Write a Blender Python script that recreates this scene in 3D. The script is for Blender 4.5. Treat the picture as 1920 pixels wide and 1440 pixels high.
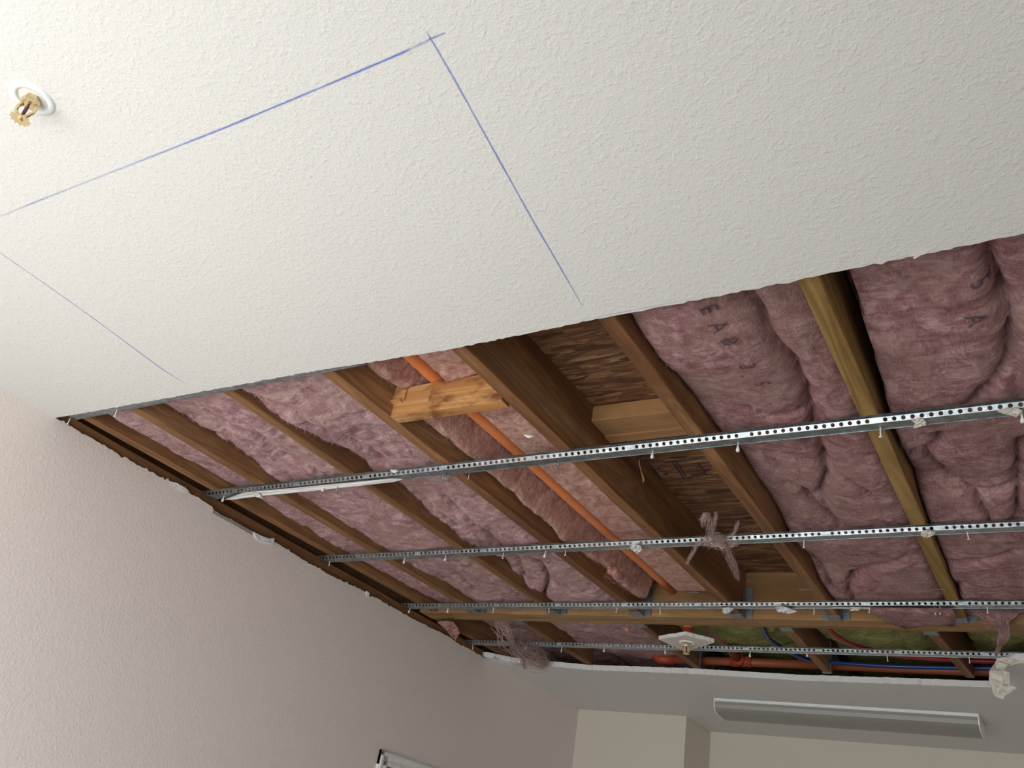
import bpy, bmesh, math, random
import numpy as np
from mathutils import Vector, Matrix, noise
for o in list(bpy.data.objects): bpy.data.objects.remove(o)
sc = bpy.context.scene
C = sc.collection

# ------------------------------------------------------------------ camera
R_=(0.851412,0.499698,0.159373); U_=(0.132239,-0.498555,0.856712); F_=(-0.507553,0.70834,0.490555); LENS=30.6809
EYE = 1.69
cd = bpy.data.cameras.new('camera'); cam = bpy.data.objects.new('camera', cd); C.objects.link(cam)
cd.sensor_width = 36; cd.lens = LENS; cd.clip_start = 0.05
cam.matrix_world = Matrix(((R_[0], U_[0], -F_[0], 0), (R_[1], U_[1], -F_[1], 0), (R_[2], U_[2], -F_[2], EYE), (0, 0, 0, 1)))
sc.camera = cam
# ------------------------------------------------------------------ sky, sun, exposure
sc.view_settings.view_transform = 'Standard'; sc.view_settings.look = 'None'
sc.view_settings.gamma = 1; sc.view_settings.use_curve_mapping = False
sc.view_settings.exposure = -0.17
w = bpy.data.worlds.new('sky'); sc.world = w; w.use_nodes = True
bg = w.node_tree.nodes['Background']; bg.inputs[0].default_value = (0.80, 0.89, 1.0, 1); bg.inputs[1].default_value = 3.4
sd = bpy.data.lights.new('sun', 'SUN'); sd.energy = 0.8; sd.angle = 0.01; sd.color = (1, 0.97, 0.92)
sun = bpy.data.objects.new('sun', sd); C.objects.link(sun)
sun.rotation_euler = Vector((0.62, -0.30, -0.85)).to_track_quat('-Z', 'Y').to_euler()
# daylight coming through the open garage door
FRONT = -0.90
dl = bpy.data.lights.new('door_daylight', 'AREA'); dl.shape = 'RECTANGLE'; dl.size = 1.8; dl.size_y = 1.9; dl.energy = 54; dl.color = (0.965, 0.985, 0.985)
do = bpy.data.objects.new('door_daylight', dl); C.objects.link(do)
do.location = (-1.35, FRONT+.25, 1.05); do.rotation_euler = Vector((-.8, 1, 0.50)).to_track_quat('-Z', 'Y').to_euler()

def H(h): return EYE + h
CEIL = H(1.0)

# ------------------------------------------------------------------ material helpers
def srgb(r, g, b):
    f = lambda c: (c/255/12.92) if c/255 <= .04045 else ((c/255+.055)/1.055)**2.4
    return (f(r), f(g), f(b), 1)
class NT:
    def __init__(s, name):
        s.m = bpy.data.materials.new(name); s.m.use_nodes = True; s.t = s.m.node_tree
        s.p = s.t.nodes['Principled BSDF']; s.out = s.t.nodes['Material Output']
    def n(s, typ, **kw):
        x = s.t.nodes.new('ShaderNode'+typ)
        for k, v in kw.items():
            if k in x.inputs.keys(): s.put(x.inputs[k], v)
            else: setattr(x, k, v)
        return x
    def put(s, inp, v):
        if isinstance(v, bpy.types.NodeSocket): s.t.links.new(v, inp)
        else: inp.default_value = v
    def math(s, op, a, b=0.0, c=0.0):
        x = s.t.nodes.new('ShaderNodeMath'); x.operation = op
        s.put(x.inputs[0], a); s.put(x.inputs[1], b)
        if len(x.inputs) > 2: s.put(x.inputs[2], c)
        return x.outputs[0]
    def coords(s, scale=(1, 1, 1), rot=(0, 0, 0), rand=True, kind='Object'):
        tc = s.n('TexCoord'); v = tc.outputs[kind]
        if rand:
            oi = s.n('ObjectInfo'); mm = s.n('VectorMath', operation='SCALE'); s.put(mm.inputs[0], (13.1, 7.7, 5.3)); s.put(mm.inputs['Scale'], oi.outputs['Random'])
            a = s.n('VectorMath', operation='ADD'); s.put(a.inputs[0], v); s.put(a.inputs[1], mm.outputs[0]); v = a.outputs[0]
        mp = s.n('Mapping'); s.put(mp.inputs['Vector'], v); mp.inputs['Scale'].default_value = scale; mp.inputs['Rotation'].default_value = rot
        return mp.outputs[0]
    def noise(s, vec, scale, detail=3, rough=.5, dist=0.0, out='Fac'):
        x = s.n('TexNoise', Scale=scale, Detail=detail, Roughness=rough, Distortion=dist); s.put(x.inputs['Vector'], vec); return x.outputs[out]
    def ramp(s, fac, stops, interp='LINEAR'):
        x = s.n('ValToRGB'); s.put(x.inputs[0], fac); cr = x.color_ramp; cr.interpolation = interp
        while len(cr.elements) < len(stops): cr.elements.new(.5)
        for e, (p, c) in zip(cr.elements, stops):
            e.position = p; e.color = c if len(c) == 4 else (*c, 1)
        return x.outputs[0]
    def mix(s, fac, a, b, mode='MIX'):
        x = s.t.nodes.new('ShaderNodeMix'); x.data_type = 'RGBA'; x.blend_type = mode
        s.put(x.inputs[0], fac); s.put(x.inputs[6], a); s.put(x.inputs[7], b); return x.outputs[2]
    def bump(s, h, dist, strength=1.0, prev=None):
        x = s.n('Bump', Strength=strength, Distance=dist); s.put(x.inputs['Height'], h)
        if prev is not None: s.put(x.inputs['Normal'], prev)
        return x.outputs[0]
    def done(s, color=None, rough=.6, metal=0.0, normal=None, spec=None):
        if color is not None: s.put(s.p.inputs['Base Color'], color)
        s.put(s.p.inputs['Roughness'], rough); s.put(s.p.inputs['Metallic'], metal)
        if spec is not None: s.put(s.p.inputs['Specular IOR Level'], spec)
        if normal is not None: s.put(s.p.inputs['Normal'], normal)
        return s.m

def mat_paint(name, col, scale, dist, var=.03, stretch=(1, 1, 1), spec=.25):
    t = NT(name); v = t.coords(stretch, rand=False)
    n1 = t.noise(v, scale, 2.5, .55, .25); n2 = t.noise(v, scale*2.7, 2, .5)
    hgt = t.math('ADD', t.math('SMOOTH_MAX', n1, .46, .12), t.math('MULTIPLY', n2, .30))
    big = t.noise(v, 1.3, 3)
    c = t.mix(t.math('MULTIPLY', big, .9), tuple(x*(1-var) for x in col[:3])+(1,), tuple(min(1, x*(1+var)) for x in col[:3])+(1,))
    return t.done(c, .62, 0, t.bump(hgt, dist), spec)
M = {}
M['ceiling'] = mat_paint('ceiling_paint', srgb(227, 225, 220), 105, .0021, .012)
M['wall'] = mat_paint('wall_paint', srgb(236, 225, 218), 100, .0022, .012)
M['wall_far'] = mat_paint('far_wall_paint', srgb(222, 213, 200), 110, .0008, .012)

t = NT('gypsum_core'); v = t.coords((1, 1, 1)); n1 = t.noise(v, 160, 4)
M['gypsum'] = t.done(t.mix(n1, srgb(226, 226, 226), srgb(246, 245, 243)), .9, 0, t.bump(n1, .003))
t = NT('drywall_paper'); v = t.coords(); n1 = t.noise(v, 60, 4)
M['paper'] = t.done(t.mix(n1, srgb(205, 198, 186), srgb(238, 233, 222)), .85, 0, t.bump(n1, .002))
t = NT('bare_plaster_grey'); v = t.coords(); n1 = t.noise(v, 40, 4)
M['bare'] = t.done(t.mix(n1, srgb(150, 141, 132), srgb(176, 166, 156)), .9, 0, t.bump(n1, .0008))

def mat_wood(name, dark, mid, light, axis='Y', ringscale=11, contrast=1.0, stain=0.0):
    t = NT(name)
    st = {'Y': (1, .055, 1), 'X': (.055, 1, 1), 'Z': (1, 1, .055)}[axis]
    v = t.coords(st)
    wn = t.noise(v, ringscale, 3, .5, .6)
    rings = t.math('FRACT', t.math('MULTIPLY', wn, 15.0))
    rings = t.math('PINGPONG', rings, .5)
    fine = t.noise(v, 210, 4, .6)
    c = t.ramp(wn, [(.30, dark), (.5, mid), (.72, light)])
    c = t.mix(t.math('MULTIPLY', rings, 1.05*contrast), c, dark)
    c = t.mix(t.math('MULTIPLY', fine, .35), c, dark)
    kv = t.coords((1, 1, 1)); blotch = t.noise(kv, 3.1, 4, .6)
    c = t.mix(t.math('MULTIPLY', t.math('GREATER_THAN', blotch, .5), t.math('MULTIPLY', t.math('SUBTRACT', blotch, .5), 1.6)), c, tuple(x*.45 for x in dark[:3])+(1,))
    if stain:
        sn = t.noise(t.coords((.5, 1, 1)), 14, 5, .6); c = t.mix(t.ramp(sn, [(.5, (0, 0, 0)), (.64, (stain,)*3)]), c, srgb(96, 42, 18))
    oi = t.n('ObjectInfo'); hs = t.n('HueSaturation'); t.put(hs.inputs['Color'], c); t.put(hs.inputs['Value'], t.math('MULTIPLY_ADD', oi.outputs['Random'], .3, .85))
    return t.done(hs.outputs[0], .7, 0, t.bump(t.math('ADD', fine, t.math('MULTIPLY', rings, .4)), .0009), .2)
M['wood'] = mat_wood('framing_lumber', srgb(108, 72, 48), srgb(160, 116, 78), srgb(186, 146, 104))
M['wood_yellow'] = mat_wood('yellow_framing_lumber', srgb(122, 92, 50), srgb(172, 136, 82), srgb(194, 160, 104), ringscale=7, contrast=1.4)
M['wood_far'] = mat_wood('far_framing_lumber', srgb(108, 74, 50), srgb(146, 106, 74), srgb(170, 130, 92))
M['wood_x'] = mat_wood('beam_lumber', srgb(140, 104, 68), srgb(178, 140, 96), srgb(198, 162, 116), 'X', 8)
M['wood_block'] = mat_wood('blocking_lumber', srgb(164, 110, 64), srgb(206, 156, 100), srgb(222, 180, 126), 'X', 8, 1.2, .85)
M['wood_pale'] = mat_wood('pale_blocking_lumber', srgb(150, 108, 70), srgb(186, 142, 98), srgb(204, 164, 118), 'X', 8, .6)

t = NT('oriented_strand_board')
v = t.coords((.30, 2.1, 1), (0, 0, .12), rand=False)
vd = t.n('VectorMath', operation='ADD'); t.put(vd.inputs[0], v)
nz = t.n('TexNoise', Scale=9, Detail=2); t.put(nz.inputs['Vector'], v)
sc_ = t.n('VectorMath', operation='SCALE'); t.put(sc_.inputs[0], nz.outputs['Color']); sc_.inputs['Scale'].default_value = .09; t.put(vd.inputs[1], sc_.outputs[0])
vo = t.n('TexVoronoi', Scale=40.0, Randomness=1.0); t.put(vo.inputs['Vector'], vd.outputs[0])
v2 = t.coords((.45, 1.9, 1), (0, 0, -.45), rand=False); vo2 = t.n('TexVoronoi', Scale=30.0); t.put(vo2.inputs['Vector'], v2)
sepa = t.n('SeparateColor'); t.put(sepa.inputs[0], vo.outputs['Color']); sepb = t.n('SeparateColor'); t.put(sepb.inputs[0], vo2.outputs['Color'])
c1 = t.ramp(sepa.outputs[0], [(0, srgb(92, 56, 38)), (.35, srgb(128, 88, 58)), (.75, srgb(150, 110, 74)), (1, srgb(186, 148, 104))])
c2 = t.ramp(sepb.outputs[1], [(0, srgb(70, 40, 28)), (.6, srgb(130, 88, 56)), (1, srgb(164, 122, 82))])
grain = t.noise(t.coords((.3, 3, 1), rand=False), 60, 4, .6)
cc = t.mix(t.math('GREATER_THAN', sepb.outputs[0], .72), c1, c2); dk = t.noise(t.coords((.35, 2.2, 1), (0, 0, -.15), rand=False), 30, 4, .6, 1.5); cc = t.mix(t.ramp(dk, [(.5, (0, 0, 0)), (.62, (.75,)*3)]), cc, srgb(70, 40, 26)); cc = t.mix(t.math('MULTIPLY', grain, .5), cc, srgb(84, 50, 32))
M['osb'] = t.done(cc, .75, 0, t.bump(t.math('ADD', sepa.outputs[0], t.math('MULTIPLY', grain, .5)), .003))

def mat_wool(name, dark, mid, light, alt, altamt=.5):
    t = NT(name); v = t.coords(rand=True)
    big = t.noise(v, 4.5, 3, .55, .6); m1 = t.noise(v, 13, 5, .55, 1.6)
    fv = t.coords((1, 2.8, 1), (0, 0, .55)); fib = t.noise(fv, 15, 6, .62, 2.2)
    fv2 = t.coords((3.6, 1, 1), (0, 0, .30)); fib2 = t.noise(fv2, 26, 6, .68, 2.0)
    fine = t.noise(v, 240, 3, .6)
    mixf = t.math('ADD', t.math('MULTIPLY', m1, .55), t.math('MULTIPLY', fib, .45))
    c = t.ramp(mixf, [(.36, dark), (.49, mid), (.61, light)])
    c = t.mix(t.ramp(big, [(.42, (0, 0, 0)), (.66, (altamt,)*3)]), c, alt)
    vein = t.math('ABSOLUTE', t.math('SUBTRACT', t.noise(v, 7.5, 4, .5, 1.2), .5))
    c = t.mix(t.ramp(vein, [(.0, (.5,)*3), (.022, (0, 0, 0))]), c, tuple(x*.75 for x in dark[:3])+(1,))
    c = t.mix(t.ramp(fib2, [(.52, (0, 0, 0)), (.72, (.6,)*3)]), c, tuple(min(1, x*1.12) for x in light[:3])+(1,))
    c = t.mix(t.math('MULTIPLY', fine, .25), c, dark)
    hh = t.math('ADD', t.math('MULTIPLY', m1, .9), t.math('ADD', t.math('MULTIPLY', fib, .5), t.math('MULTIPLY', fib2, .35)))
    t.put(t.p.inputs['Sheen Weight'], .3); t.put(t.p.inputs['Sheen Roughness'], .8); t.put(t.p.inputs['Sheen Tint'], light)
    n1 = t.bump(hh, .011, .8); return t.done(c, 1.0, 0, t.bump(fine, .0012, .6, n1), .03)
M['pink'] = mat_wool('pink_glass_wool', srgb(132, 84, 90), srgb(176, 136, 140), srgb(214, 184, 184), srgb(184, 150, 136), .65)
M['pink_deep'] = mat_wool('deep_pink_glass_wool', srgb(116, 70, 74), srgb(156, 114, 115), srgb(194, 160, 158), srgb(154, 126, 114), .65)
M['pink_brown'] = mat_wool('salmon_glass_wool', srgb(152, 98, 92), srgb(194, 148, 136), srgb(224, 188, 172), srgb(204, 146, 128), .4)
M['pale'] = mat_wool('pale_loose_wool', srgb(176, 140, 136), srgb(214, 182, 176), srgb(232, 208, 202), srgb(214, 184, 168), .4)
M['yellow'] = mat_wool('yellow_glass_wool', srgb(104, 100, 60), srgb(148, 146, 92), srgb(178, 174, 118), srgb(120, 116, 78), .6)

t = NT('galvanised_steel'); v = t.coords(rand=True); n1 = t.noise(v, 45, 5, .7); n2 = t.noise(t.coords((1, 6, 6)), 24, 4, .6)
vv = t.n('TexVoronoi', Scale=130.0); t.put(vv.inputs['Vector'], v)
c = t.ramp(t.math('ADD', t.math('MULTIPLY', n1, .6), t.math('MULTIPLY', n2, .4)), [(.3, srgb(118, 124, 126)), (.5, srgb(160, 168, 172)), (.68, srgb(206, 212, 216))])
M['steel'] = t.done(c, t.math('MULTIPLY_ADD', n1, .25, .26), 1.0, t.bump(t.math('ADD', n2, t.math('MULTIPLY', vv.outputs['Distance'], .15)), .0008))
t = NT('dull_galvanised_steel'); n1 = t.noise(t.coords(), 60, 4)
M['steel_dull'] = t.done(t.mix(n1, srgb(120, 126, 128), srgb(160, 168, 170)), .5, .8)

def plain(name, col, rough=.5, metal=0.0, nscale=30, amt=.12, bd=.0004):
    t = NT(name); n1 = t.noise(t.coords(), nscale, 4)
    return t.done(t.mix(n1, tuple(x*(1-amt) for x in col[:3])+(1,), tuple(min(1, x*(1+amt)) for x in col[:3])+(1,)), rough, metal, t.bump(n1, bd))
M['white_metal'] = plain('white_enamel', srgb(238, 240, 242), .3)
M['brass'] = plain('sprinkler_brass', srgb(226, 206, 160), .3, .85)
M['beige'] = plain('beige_cup', srgb(186, 168, 132), .45, .2)
M['bulb'] = plain('dark_red_bulb', srgb(92, 40, 50), .15)
M['orange'] = plain('orange_plastic_pipe', srgb(232, 138, 82), .42); M['orange_shaded'] = plain('shaded_orange_pipe', srgb(150, 82, 54), .5); M['fitting_shaded'] = plain('shaded_red_fitting', srgb(168, 72, 46), .5)  # far pipe and fittings: same plastic, their shade put into a darker colour
M['orange_dark'] = plain('red_orange_fitting', srgb(214, 86, 48), .4)
M['ink'] = plain('black_ink', srgb(58, 50, 54), .8)
M['blue_tube'] = plain('blue_tubing', srgb(28, 52, 112), .35)
M['red_tube'] = plain('red_tubing', srgb(146, 26, 34), .35)
M['glue'] = plain('dried_glue', srgb(196, 168, 116), .5)
M['lens'] = plain('prismatic_lens', srgb(156, 154, 146), .4, 0, 200, .05)
M['door'] = plain('door_paint', srgb(222, 218, 214), .45)
M['door_dark'] = plain('door_leaf', srgb(110, 98, 106), .5)
M['concrete'] = plain('concrete_floor', srgb(128, 124, 118), .8, 0, 6, .1)
M['driveway'] = plain('driveway_concrete', srgb(214, 208, 196), .9, 0, 3, .06)
M['trim'] = plain('white_trim', srgb(236, 234, 230), .4)

t = NT('blue_chalk'); at = t.n('Attribute', attribute_name='a'); g = t.noise(t.coords(rand=False), 900, 2, .6); g2 = t.noise(t.coords(rand=False), 120, 3, .6)
al = t.math('MULTIPLY', at.outputs['Fac'], t.math('MULTIPLY_ADD', g, 1.1, .35)); al = t.math('MULTIPLY', al, t.math('MULTIPLY_ADD', g2, .8, .5)); al = t.math('MINIMUM', al, .92)
t.put(t.p.inputs['Alpha'], al); M['chalk'] = t.done(srgb(92, 122, 214), .9)
t = NT('faded_print'); g = t.noise(t.coords(rand=False), 160, 3, .6); t.put(t.p.inputs['Alpha'], t.ramp(g, [(.32, (.2,)*3), (.55, (.75,)*3)])); M['print'] = t.done(srgb(74, 58, 70), .95)

# ------------------------------------------------------------------ object helpers
def tag(o, label=None, cat=None, group=None, kind=None):
    if label: o['label'] = label
    if cat: o['category'] = cat
    if group: o['group'] = group
    if kind: o['kind'] = kind
    return o
class MB:
    def __init__(s): s.v = []; s.f = []; s.mi = []
    def add(s, vs, fs, mi=0):
        b = len(s.v); s.v += [tuple(p) for p in vs]; s.f += [tuple(b+i for i in q) for q in fs]; s.mi += [mi]*len(fs)
    def box(s, x0, x1, y0, y1, z0, z1, mi=0):
        s.add([(x, y, z) for x in (x0, x1) for y in (y0, y1) for z in (z0, z1)], [(0, 1, 3, 2), (4, 6, 7, 5), (0, 4, 5, 1), (2, 3, 7, 6), (0, 2, 6, 4), (1, 5, 7, 3)], mi)
    def tube(s, pts, rad, seg=10, mi=0, caps=True):
        pts = [Vector(p) for p in pts]; b = len(s.v); n = len(pts)
        up = Vector((0, 0, 1)); prev = None
        for i, p in enumerate(pts):
            d = (pts[min(i+1, n-1)]-pts[max(i-1, 0)]).normalized()
            if prev is None:
                a = d.cross(up); a = a.normalized() if a.length > .01 else Vector((1, 0, 0))
            else: a = (prev-d*prev.dot(d)).normalized()
            prev = a; c = d.cross(a); r = rad[i] if isinstance(rad, (list, tuple)) else rad
            for k in range(seg):
                th = 2*math.pi*k/seg; s.v.append(tuple(p+a*(r*math.cos(th))+c*(r*math.sin(th))))
        for i in range(n-1):
            for k in range(seg):
                k2 = (k+1) % seg; s.f.append((b+i*seg+k, b+i*seg+k2, b+(i+1)*seg+k2, b+(i+1)*seg+k)); s.mi.append(mi)
        if caps:
            s.f.append(tuple(b+k for k in range(seg))[::-1]); s.f.append(tuple(b+(n-1)*seg+k for k in range(seg))); s.mi += [mi, mi]
    def lathe(s, prof, cx, cy, seg=32, mi=0):   # prof: (r, z)
        b = len(s.v)
        for r, z in prof:
            for k in range(seg):
                th = 2*math.pi*k/seg; s.v.append((cx+r*math.cos(th), cy+r*math.sin(th), z))
        for i in range(len(prof)-1):
            for k in range(seg):
                k2 = (k+1) % seg; s.f.append((b+i*seg+k, b+i*seg+k2, b+(i+1)*seg+k2, b+(i+1)*seg+k)); s.mi.append(mi)
    def build(s, name, mats, parent=None, smooth=False, bevel=0, origin=None):
        mats = mats if isinstance(mats, (list, tuple)) else [mats]
        me = bpy.data.meshes.new(name); V = np.array(s.v, float)
        if origin is None:
            lo, hi = V.min(0), V.max(0); origin = ((lo[0]+hi[0])/2, (lo[1]+hi[1])/2, (lo[2]+hi[2])/2)
        o3 = np.array(origin, float)
        me.from_pydata([tuple(p) for p in (V-o3)], [], s.f); me.validate()
        for m in mats: me.materials.append(m)
        if len(mats) > 1:
            for p, i in zip(me.polygons, s.mi): p.material_index = i
        bm = bmesh.new(); bm.from_mesh(me); bmesh.ops.recalc_face_normals(bm, faces=bm.faces)
        if bevel:
            es = [e for e in bm.edges if len(e.link_faces) == 2 and e.calc_face_angle(0) > .6]
            bmesh.ops.bevel(bm, geom=es, offset=bevel, segments=2, affect='EDGES', profile=.6)
        bm.to_mesh(me); bm.free()
        if smooth: me.shade_smooth()
        ob = bpy.data.objects.new(name, me); C.objects.link(ob); ob.location = tuple(origin)
        if parent is not None:
            ob.parent = parent; ob.location = tuple(Vector(origin)-parent.location)
        return ob
def empty(name, loc, label, cat, group=None):
    o = bpy.data.objects.new(name, None); C.objects.link(o); o.location = loc; o.empty_display_size = .05
    return tag(o, label, cat, group)
def wx(y): return -2.5279-.030*y           # the left wall is not quite square to the room

def jag(p0, p1, step, amp, rnd, perp=(0, 1)):
    n = max(2, int(math.dist(p0, p1)/step)); out = []
    for i in range(n+1):
        f = i/n; a = rnd.gauss(0, amp) if 0 < i < n else 0
        if rnd.random() < .04 and 0 < i < n: a += amp*3*rnd.choice((-1, 1))
        out.append((p0[0]+(p1[0]-p0[0])*f+perp[0]*a, p0[1]+(p1[1]-p0[1])*f+perp[1]*a))
    return out

# ------------------------------------------------------------------ ceiling with the cut-out
rnd = random.Random(4)
far = [p[:2] for p in [(-2.635,3.901,2.690),(-2.530,3.992,2.690),(-2.138,4.090,2.690),(-1.593,4.088,2.690),(-1.077,4.137,2.690),(-0.627,4.128,2.690),(-0.308,4.127,2.690)]]
HOLE_R = 1.32
farp = [(wx(4.0)-.03, far[0][1])]
for a, b in zip(far[:-1], far[1:]): farp += jag(a, b, .012, .0018, rnd)[:-1]
farp += [far[-1], (-.292, 3.95), (-.262, 3.84), (-.250, 3.752), (-.20, 3.725)]
farp += jag((-.16, 3.706), (HOLE_R, 3.70), .015, .002, rnd)
near = [p[:2] for p in [(0.018,1.251,2.690),(-0.118,1.255,2.690),(-0.326,1.260,2.690),(-0.525,1.263,2.690),(-0.751,1.264,2.690),(-1.110,1.273,2.690),(-1.468,1.259,2.690),(-2.076,1.254,2.690),(-2.552,1.248,2.690)]]
near = [(HOLE_R, 1.255)]+near
nearp = []
for a, b in zip(near[:-1], near[1:]): nearp += jag(a, b, .010, .0011, rnd)[:-1]
nearp += [(wx(1.25)-.03, near[-1][1])]
def strip_slab(name, strips, t0, t1, mats, mp):
    """strips: list of (edge polyline sorted along u, base v); each is filled between its polyline and base, with thickness"""
    mb = MB()
    for st_ in strips:
        P, base = st_[:2]; T1 = st_[2] if len(st_) > 2 else t1
        n = len(P); b = len(mb.v)
        for (u_, v_) in P:
            for t_ in (t0, T1): mb.v.append(mp(u_, v_, t_)); mb.v.append(mp(u_, base, t_))
        for i in range(n-1):
            q, r_ = b+4*i, b+4*i+4
            mb.f += [(q, q+1, r_+1, r_), (q+2, q+3, r_+3, r_+2), (q+1, q+3, r_+3, r_+1), (q, q+2, r_+2, r_)]; mb.mi += [0, 0, 0, 1]
        q = b+4*(n-1); mb.f += [(b, b+1, b+3, b+2), (q, q+1, q+3, q+2)]; mb.mi += [1, 1]
    return mb.build(name, mats, origin=(0, 0, 0))
ceiling = strip_slab('ceiling', [(nearp[::-1], FRONT), (farp, 5.5, CEIL+.026), ([(HOLE_R, 3.70), (3.2, 3.70)], FRONT), ([(HOLE_R, 3.70), (3.2, 3.70)], 5.5)], CEIL, CEIL+.016, [M['ceiling'], M['gypsum']], lambda u_, v_, t_: (u_, v_, t_))
tag(ceiling, kind='structure')
# wall
rw = random.Random(9)
wt = [(p[1], p[2]) for p in [(-2.566,1.256,2.691),(-2.569,1.359,2.691),(-2.573,1.487,2.688),(-2.576,1.599,2.688),(-2.579,1.711,2.691),(-2.580,1.744,2.682),(-2.582,1.795,2.690),(-2.584,1.868,2.688),(-2.585,1.917,2.686),(-2.586,1.929,2.677),(-2.589,2.035,2.678),(-2.592,2.133,2.679),(-2.594,2.215,2.669),(-2.595,2.244,2.685),(-2.600,2.400,2.678),(-2.606,2.608,2.674),(-2.613,2.851,2.686),(-2.614,2.870,2.675),(-2.616,2.930,2.686),(-2.624,3.204,2.682),(-2.635,3.563,2.692),(-2.637,3.638,2.684),(-2.641,3.764,2.688),(-2.645,3.914,2.685)]]
top = []
for a, b in zip(wt[:-1], wt[1:]): top += jag(a, b, .010, .0016, rw, (0, 1))[:-1]
yw = max(wt[-1][0], far[0][1])+.004
top = [p for p in top if p[0] < wt[-1][0]]
wall = strip_slab('wall_left', [([(FRONT, CEIL), (1.245, CEIL)]+top+[wt[-1], (yw, wt[-1][1]), (yw+.002, CEIL), (5.5, CEIL)], 0)], 0, -.016, [M['wall'], M['gypsum']], lambda u_, v_, t_: (wx(u_)+t_, u_, v_)); tag(wall, kind='structure')
def struct(name, mb, m, **k): return tag(mb.build(name, m, **k), kind='structure')
# bare torn strip + chips on the wall edge
def flat_poly(name, pts3, nrm, th, m, parent=None, crumple=0.0, seed=0, smooth=False):
    """irregular sheet: outline, inner rings and centre, with thickness"""
    r = random.Random(seed); P = [Vector(p) for p in pts3]; c = sum(P, Vector())/len(P); n = Vector(nrm).normalized(); mb = MB()
    Q = []
    for i, p in enumerate(P):
        q = P[(i+1) % len(P)]; Q += [p, p.lerp(q, .5)+(c-p).normalized()*r.uniform(-.0015, .0015)*(1 if crumple else 0)]
    rings = [Q, [p.lerp(c, .33)+n*r.uniform(-1, 1)*crumple for p in Q], [p.lerp(c, .66)+n*r.uniform(-1, 1)*crumple for p in Q]]
    k = len(Q)
    for side in (0, 1):
        base = len(mb.v); off = n*th*side
        for R in rings: mb.v += [tuple(p+off) for p in R]
        mb.v.append(tuple(c+off))
        for a in range(2):
            for i in range(k): mb.f.append((base+a*k+i, base+a*k+(i+1) % k, base+(a+1)*k+(i+1) % k, base+(a+1)*k+i)); mb.mi.append(0)
        for i in range(k): mb.f.append((base+2*k+i, base+2*k+(i+1) % k, base+3*k)); mb.mi.append(0)
    b2 = 3*k+1
    for i in range(k): mb.f.append((i, (i+1) % k, b2+(i+1) % k, b2+i)); mb.mi.append(0)
    return mb.build(name, m, parent, smooth)
flat_poly('bare_strip', [(-2.586,1.924,2.675),(-2.589,2.035,2.678),(-2.592,2.133,2.677),(-2.592,2.133,2.664),(-2.589,2.030,2.665),(-2.586,1.926,2.665)], (1, .03, 0), .0015, M['bare'], wall)
tag(flat_poly('torn_paper', [(-2.592,2.133,2.677),(-2.593,2.168,2.678),(-2.595,2.220,2.684),(-2.595,2.243,2.695),(-2.595,2.251,2.670),(-2.594,2.218,2.661),(-2.593,2.172,2.656),(-2.592,2.152,2.661)], (1, .03, 0), .004, M['gypsum'], wall, .002, 3), 'white torn drywall paper chip')
flat_poly('torn_paper', [(-2.579,1.711,2.691),(-2.580,1.737,2.698),(-2.581,1.776,2.698),(-2.582,1.799,2.692),(-2.581,1.778,2.685),(-2.580,1.749,2.682)], (1, .03, 0), .004, M['gypsum'], wall, .002, 5)
flat_poly('torn_paper', [(-2.613,2.849,2.690),(-2.614,2.873,2.688),(-2.614,2.877,2.668),(-2.614,2.856,2.673)], (1, .03, 0), .004, M['gypsum'], wall, .001, 6)

mb = MB(); mb.box(-2.72, -1.975, 5.085, 5.62, 0, CEIL); nib = struct('wall_back_nib', mb, M['wall_far'])
mb = MB(); mb.box(-1.99, 3.3, 5.50, 5.62, 0, CEIL); struct('wall_back', mb, M['wall_far'])
mb = MB(); mb.box(3.2, 3.32, FRONT, 5.62, 0, H(1.20)); struct('wall_right', mb, M['wall'])
mb = MB(); mb.box(-2.7, -2.35, FRONT-.12, FRONT, 0, H(1.21)); mb.box(2.7, 3.32, FRONT-.12, FRONT, 0, H(1.21)); mb.box(-2.35, 2.7, FRONT-.12, FRONT, 2.15, H(1.21)); struct('wall_front', mb, M['wall'])
mb = MB(); mb.box(-2.75, 3.32, FRONT-.12, 5.62, -.12, 0); struct('floor', mb, M['concrete'])
mb = MB(); mb.box(-14, 14, -18, FRONT-.12, -.16, -.02); tag(mb.build('driveway', M['driveway']), kind='structure')
mb = MB(); mb.box(-2.72, 3.32, 5.62, 5.70, 0, H(1.21)); struct('wall_rear_framing', mb, M['wood_far'])

# door in the left wall
dz = (-2.624,3.190,2.099)
y0d = dz[1]; zt = dz[2]
door = bpy.data.objects.new('door_1', None); C.objects.link(door); door.location = (wx(y0d+.45), y0d+.45, 0); tag(door, kind='structure')
def wbox(mb, y0, y1, z0, z1, d0, d1, mi=0):
    vs = [(wx(y)+d, y, z) for d in (d0, d1) for y in (y0, y1) for z in (z0, z1)]
    mb.add(vs, [(0, 1, 3, 2), (4, 6, 7, 5), (0, 4, 5, 1), (2, 3, 7, 6), (0, 2, 6, 4), (1, 5, 7, 3)], mi)
mb = MB()
for (a, b, t_) in ((0, .058, .012), (.006, .02, .018), (.04, .058, .016)):
    wbox(mb, y0d+a, y0d+b, 0, zt-a, -.001, t_); wbox(mb, y0d+.97-b, y0d+.97-a, 0, zt-a, -.001, t_); wbox(mb, y0d+a, y0d+.97-a, zt-b, zt-a, -.001, t_)
mb.build('door_casing', M['trim'], door)
mb = MB(); wbox(mb, y0d+.058, y0d+.912, 0, zt-.058, -.001, .004); mb.build('door_leaf', M['door_dark'], door)
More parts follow.
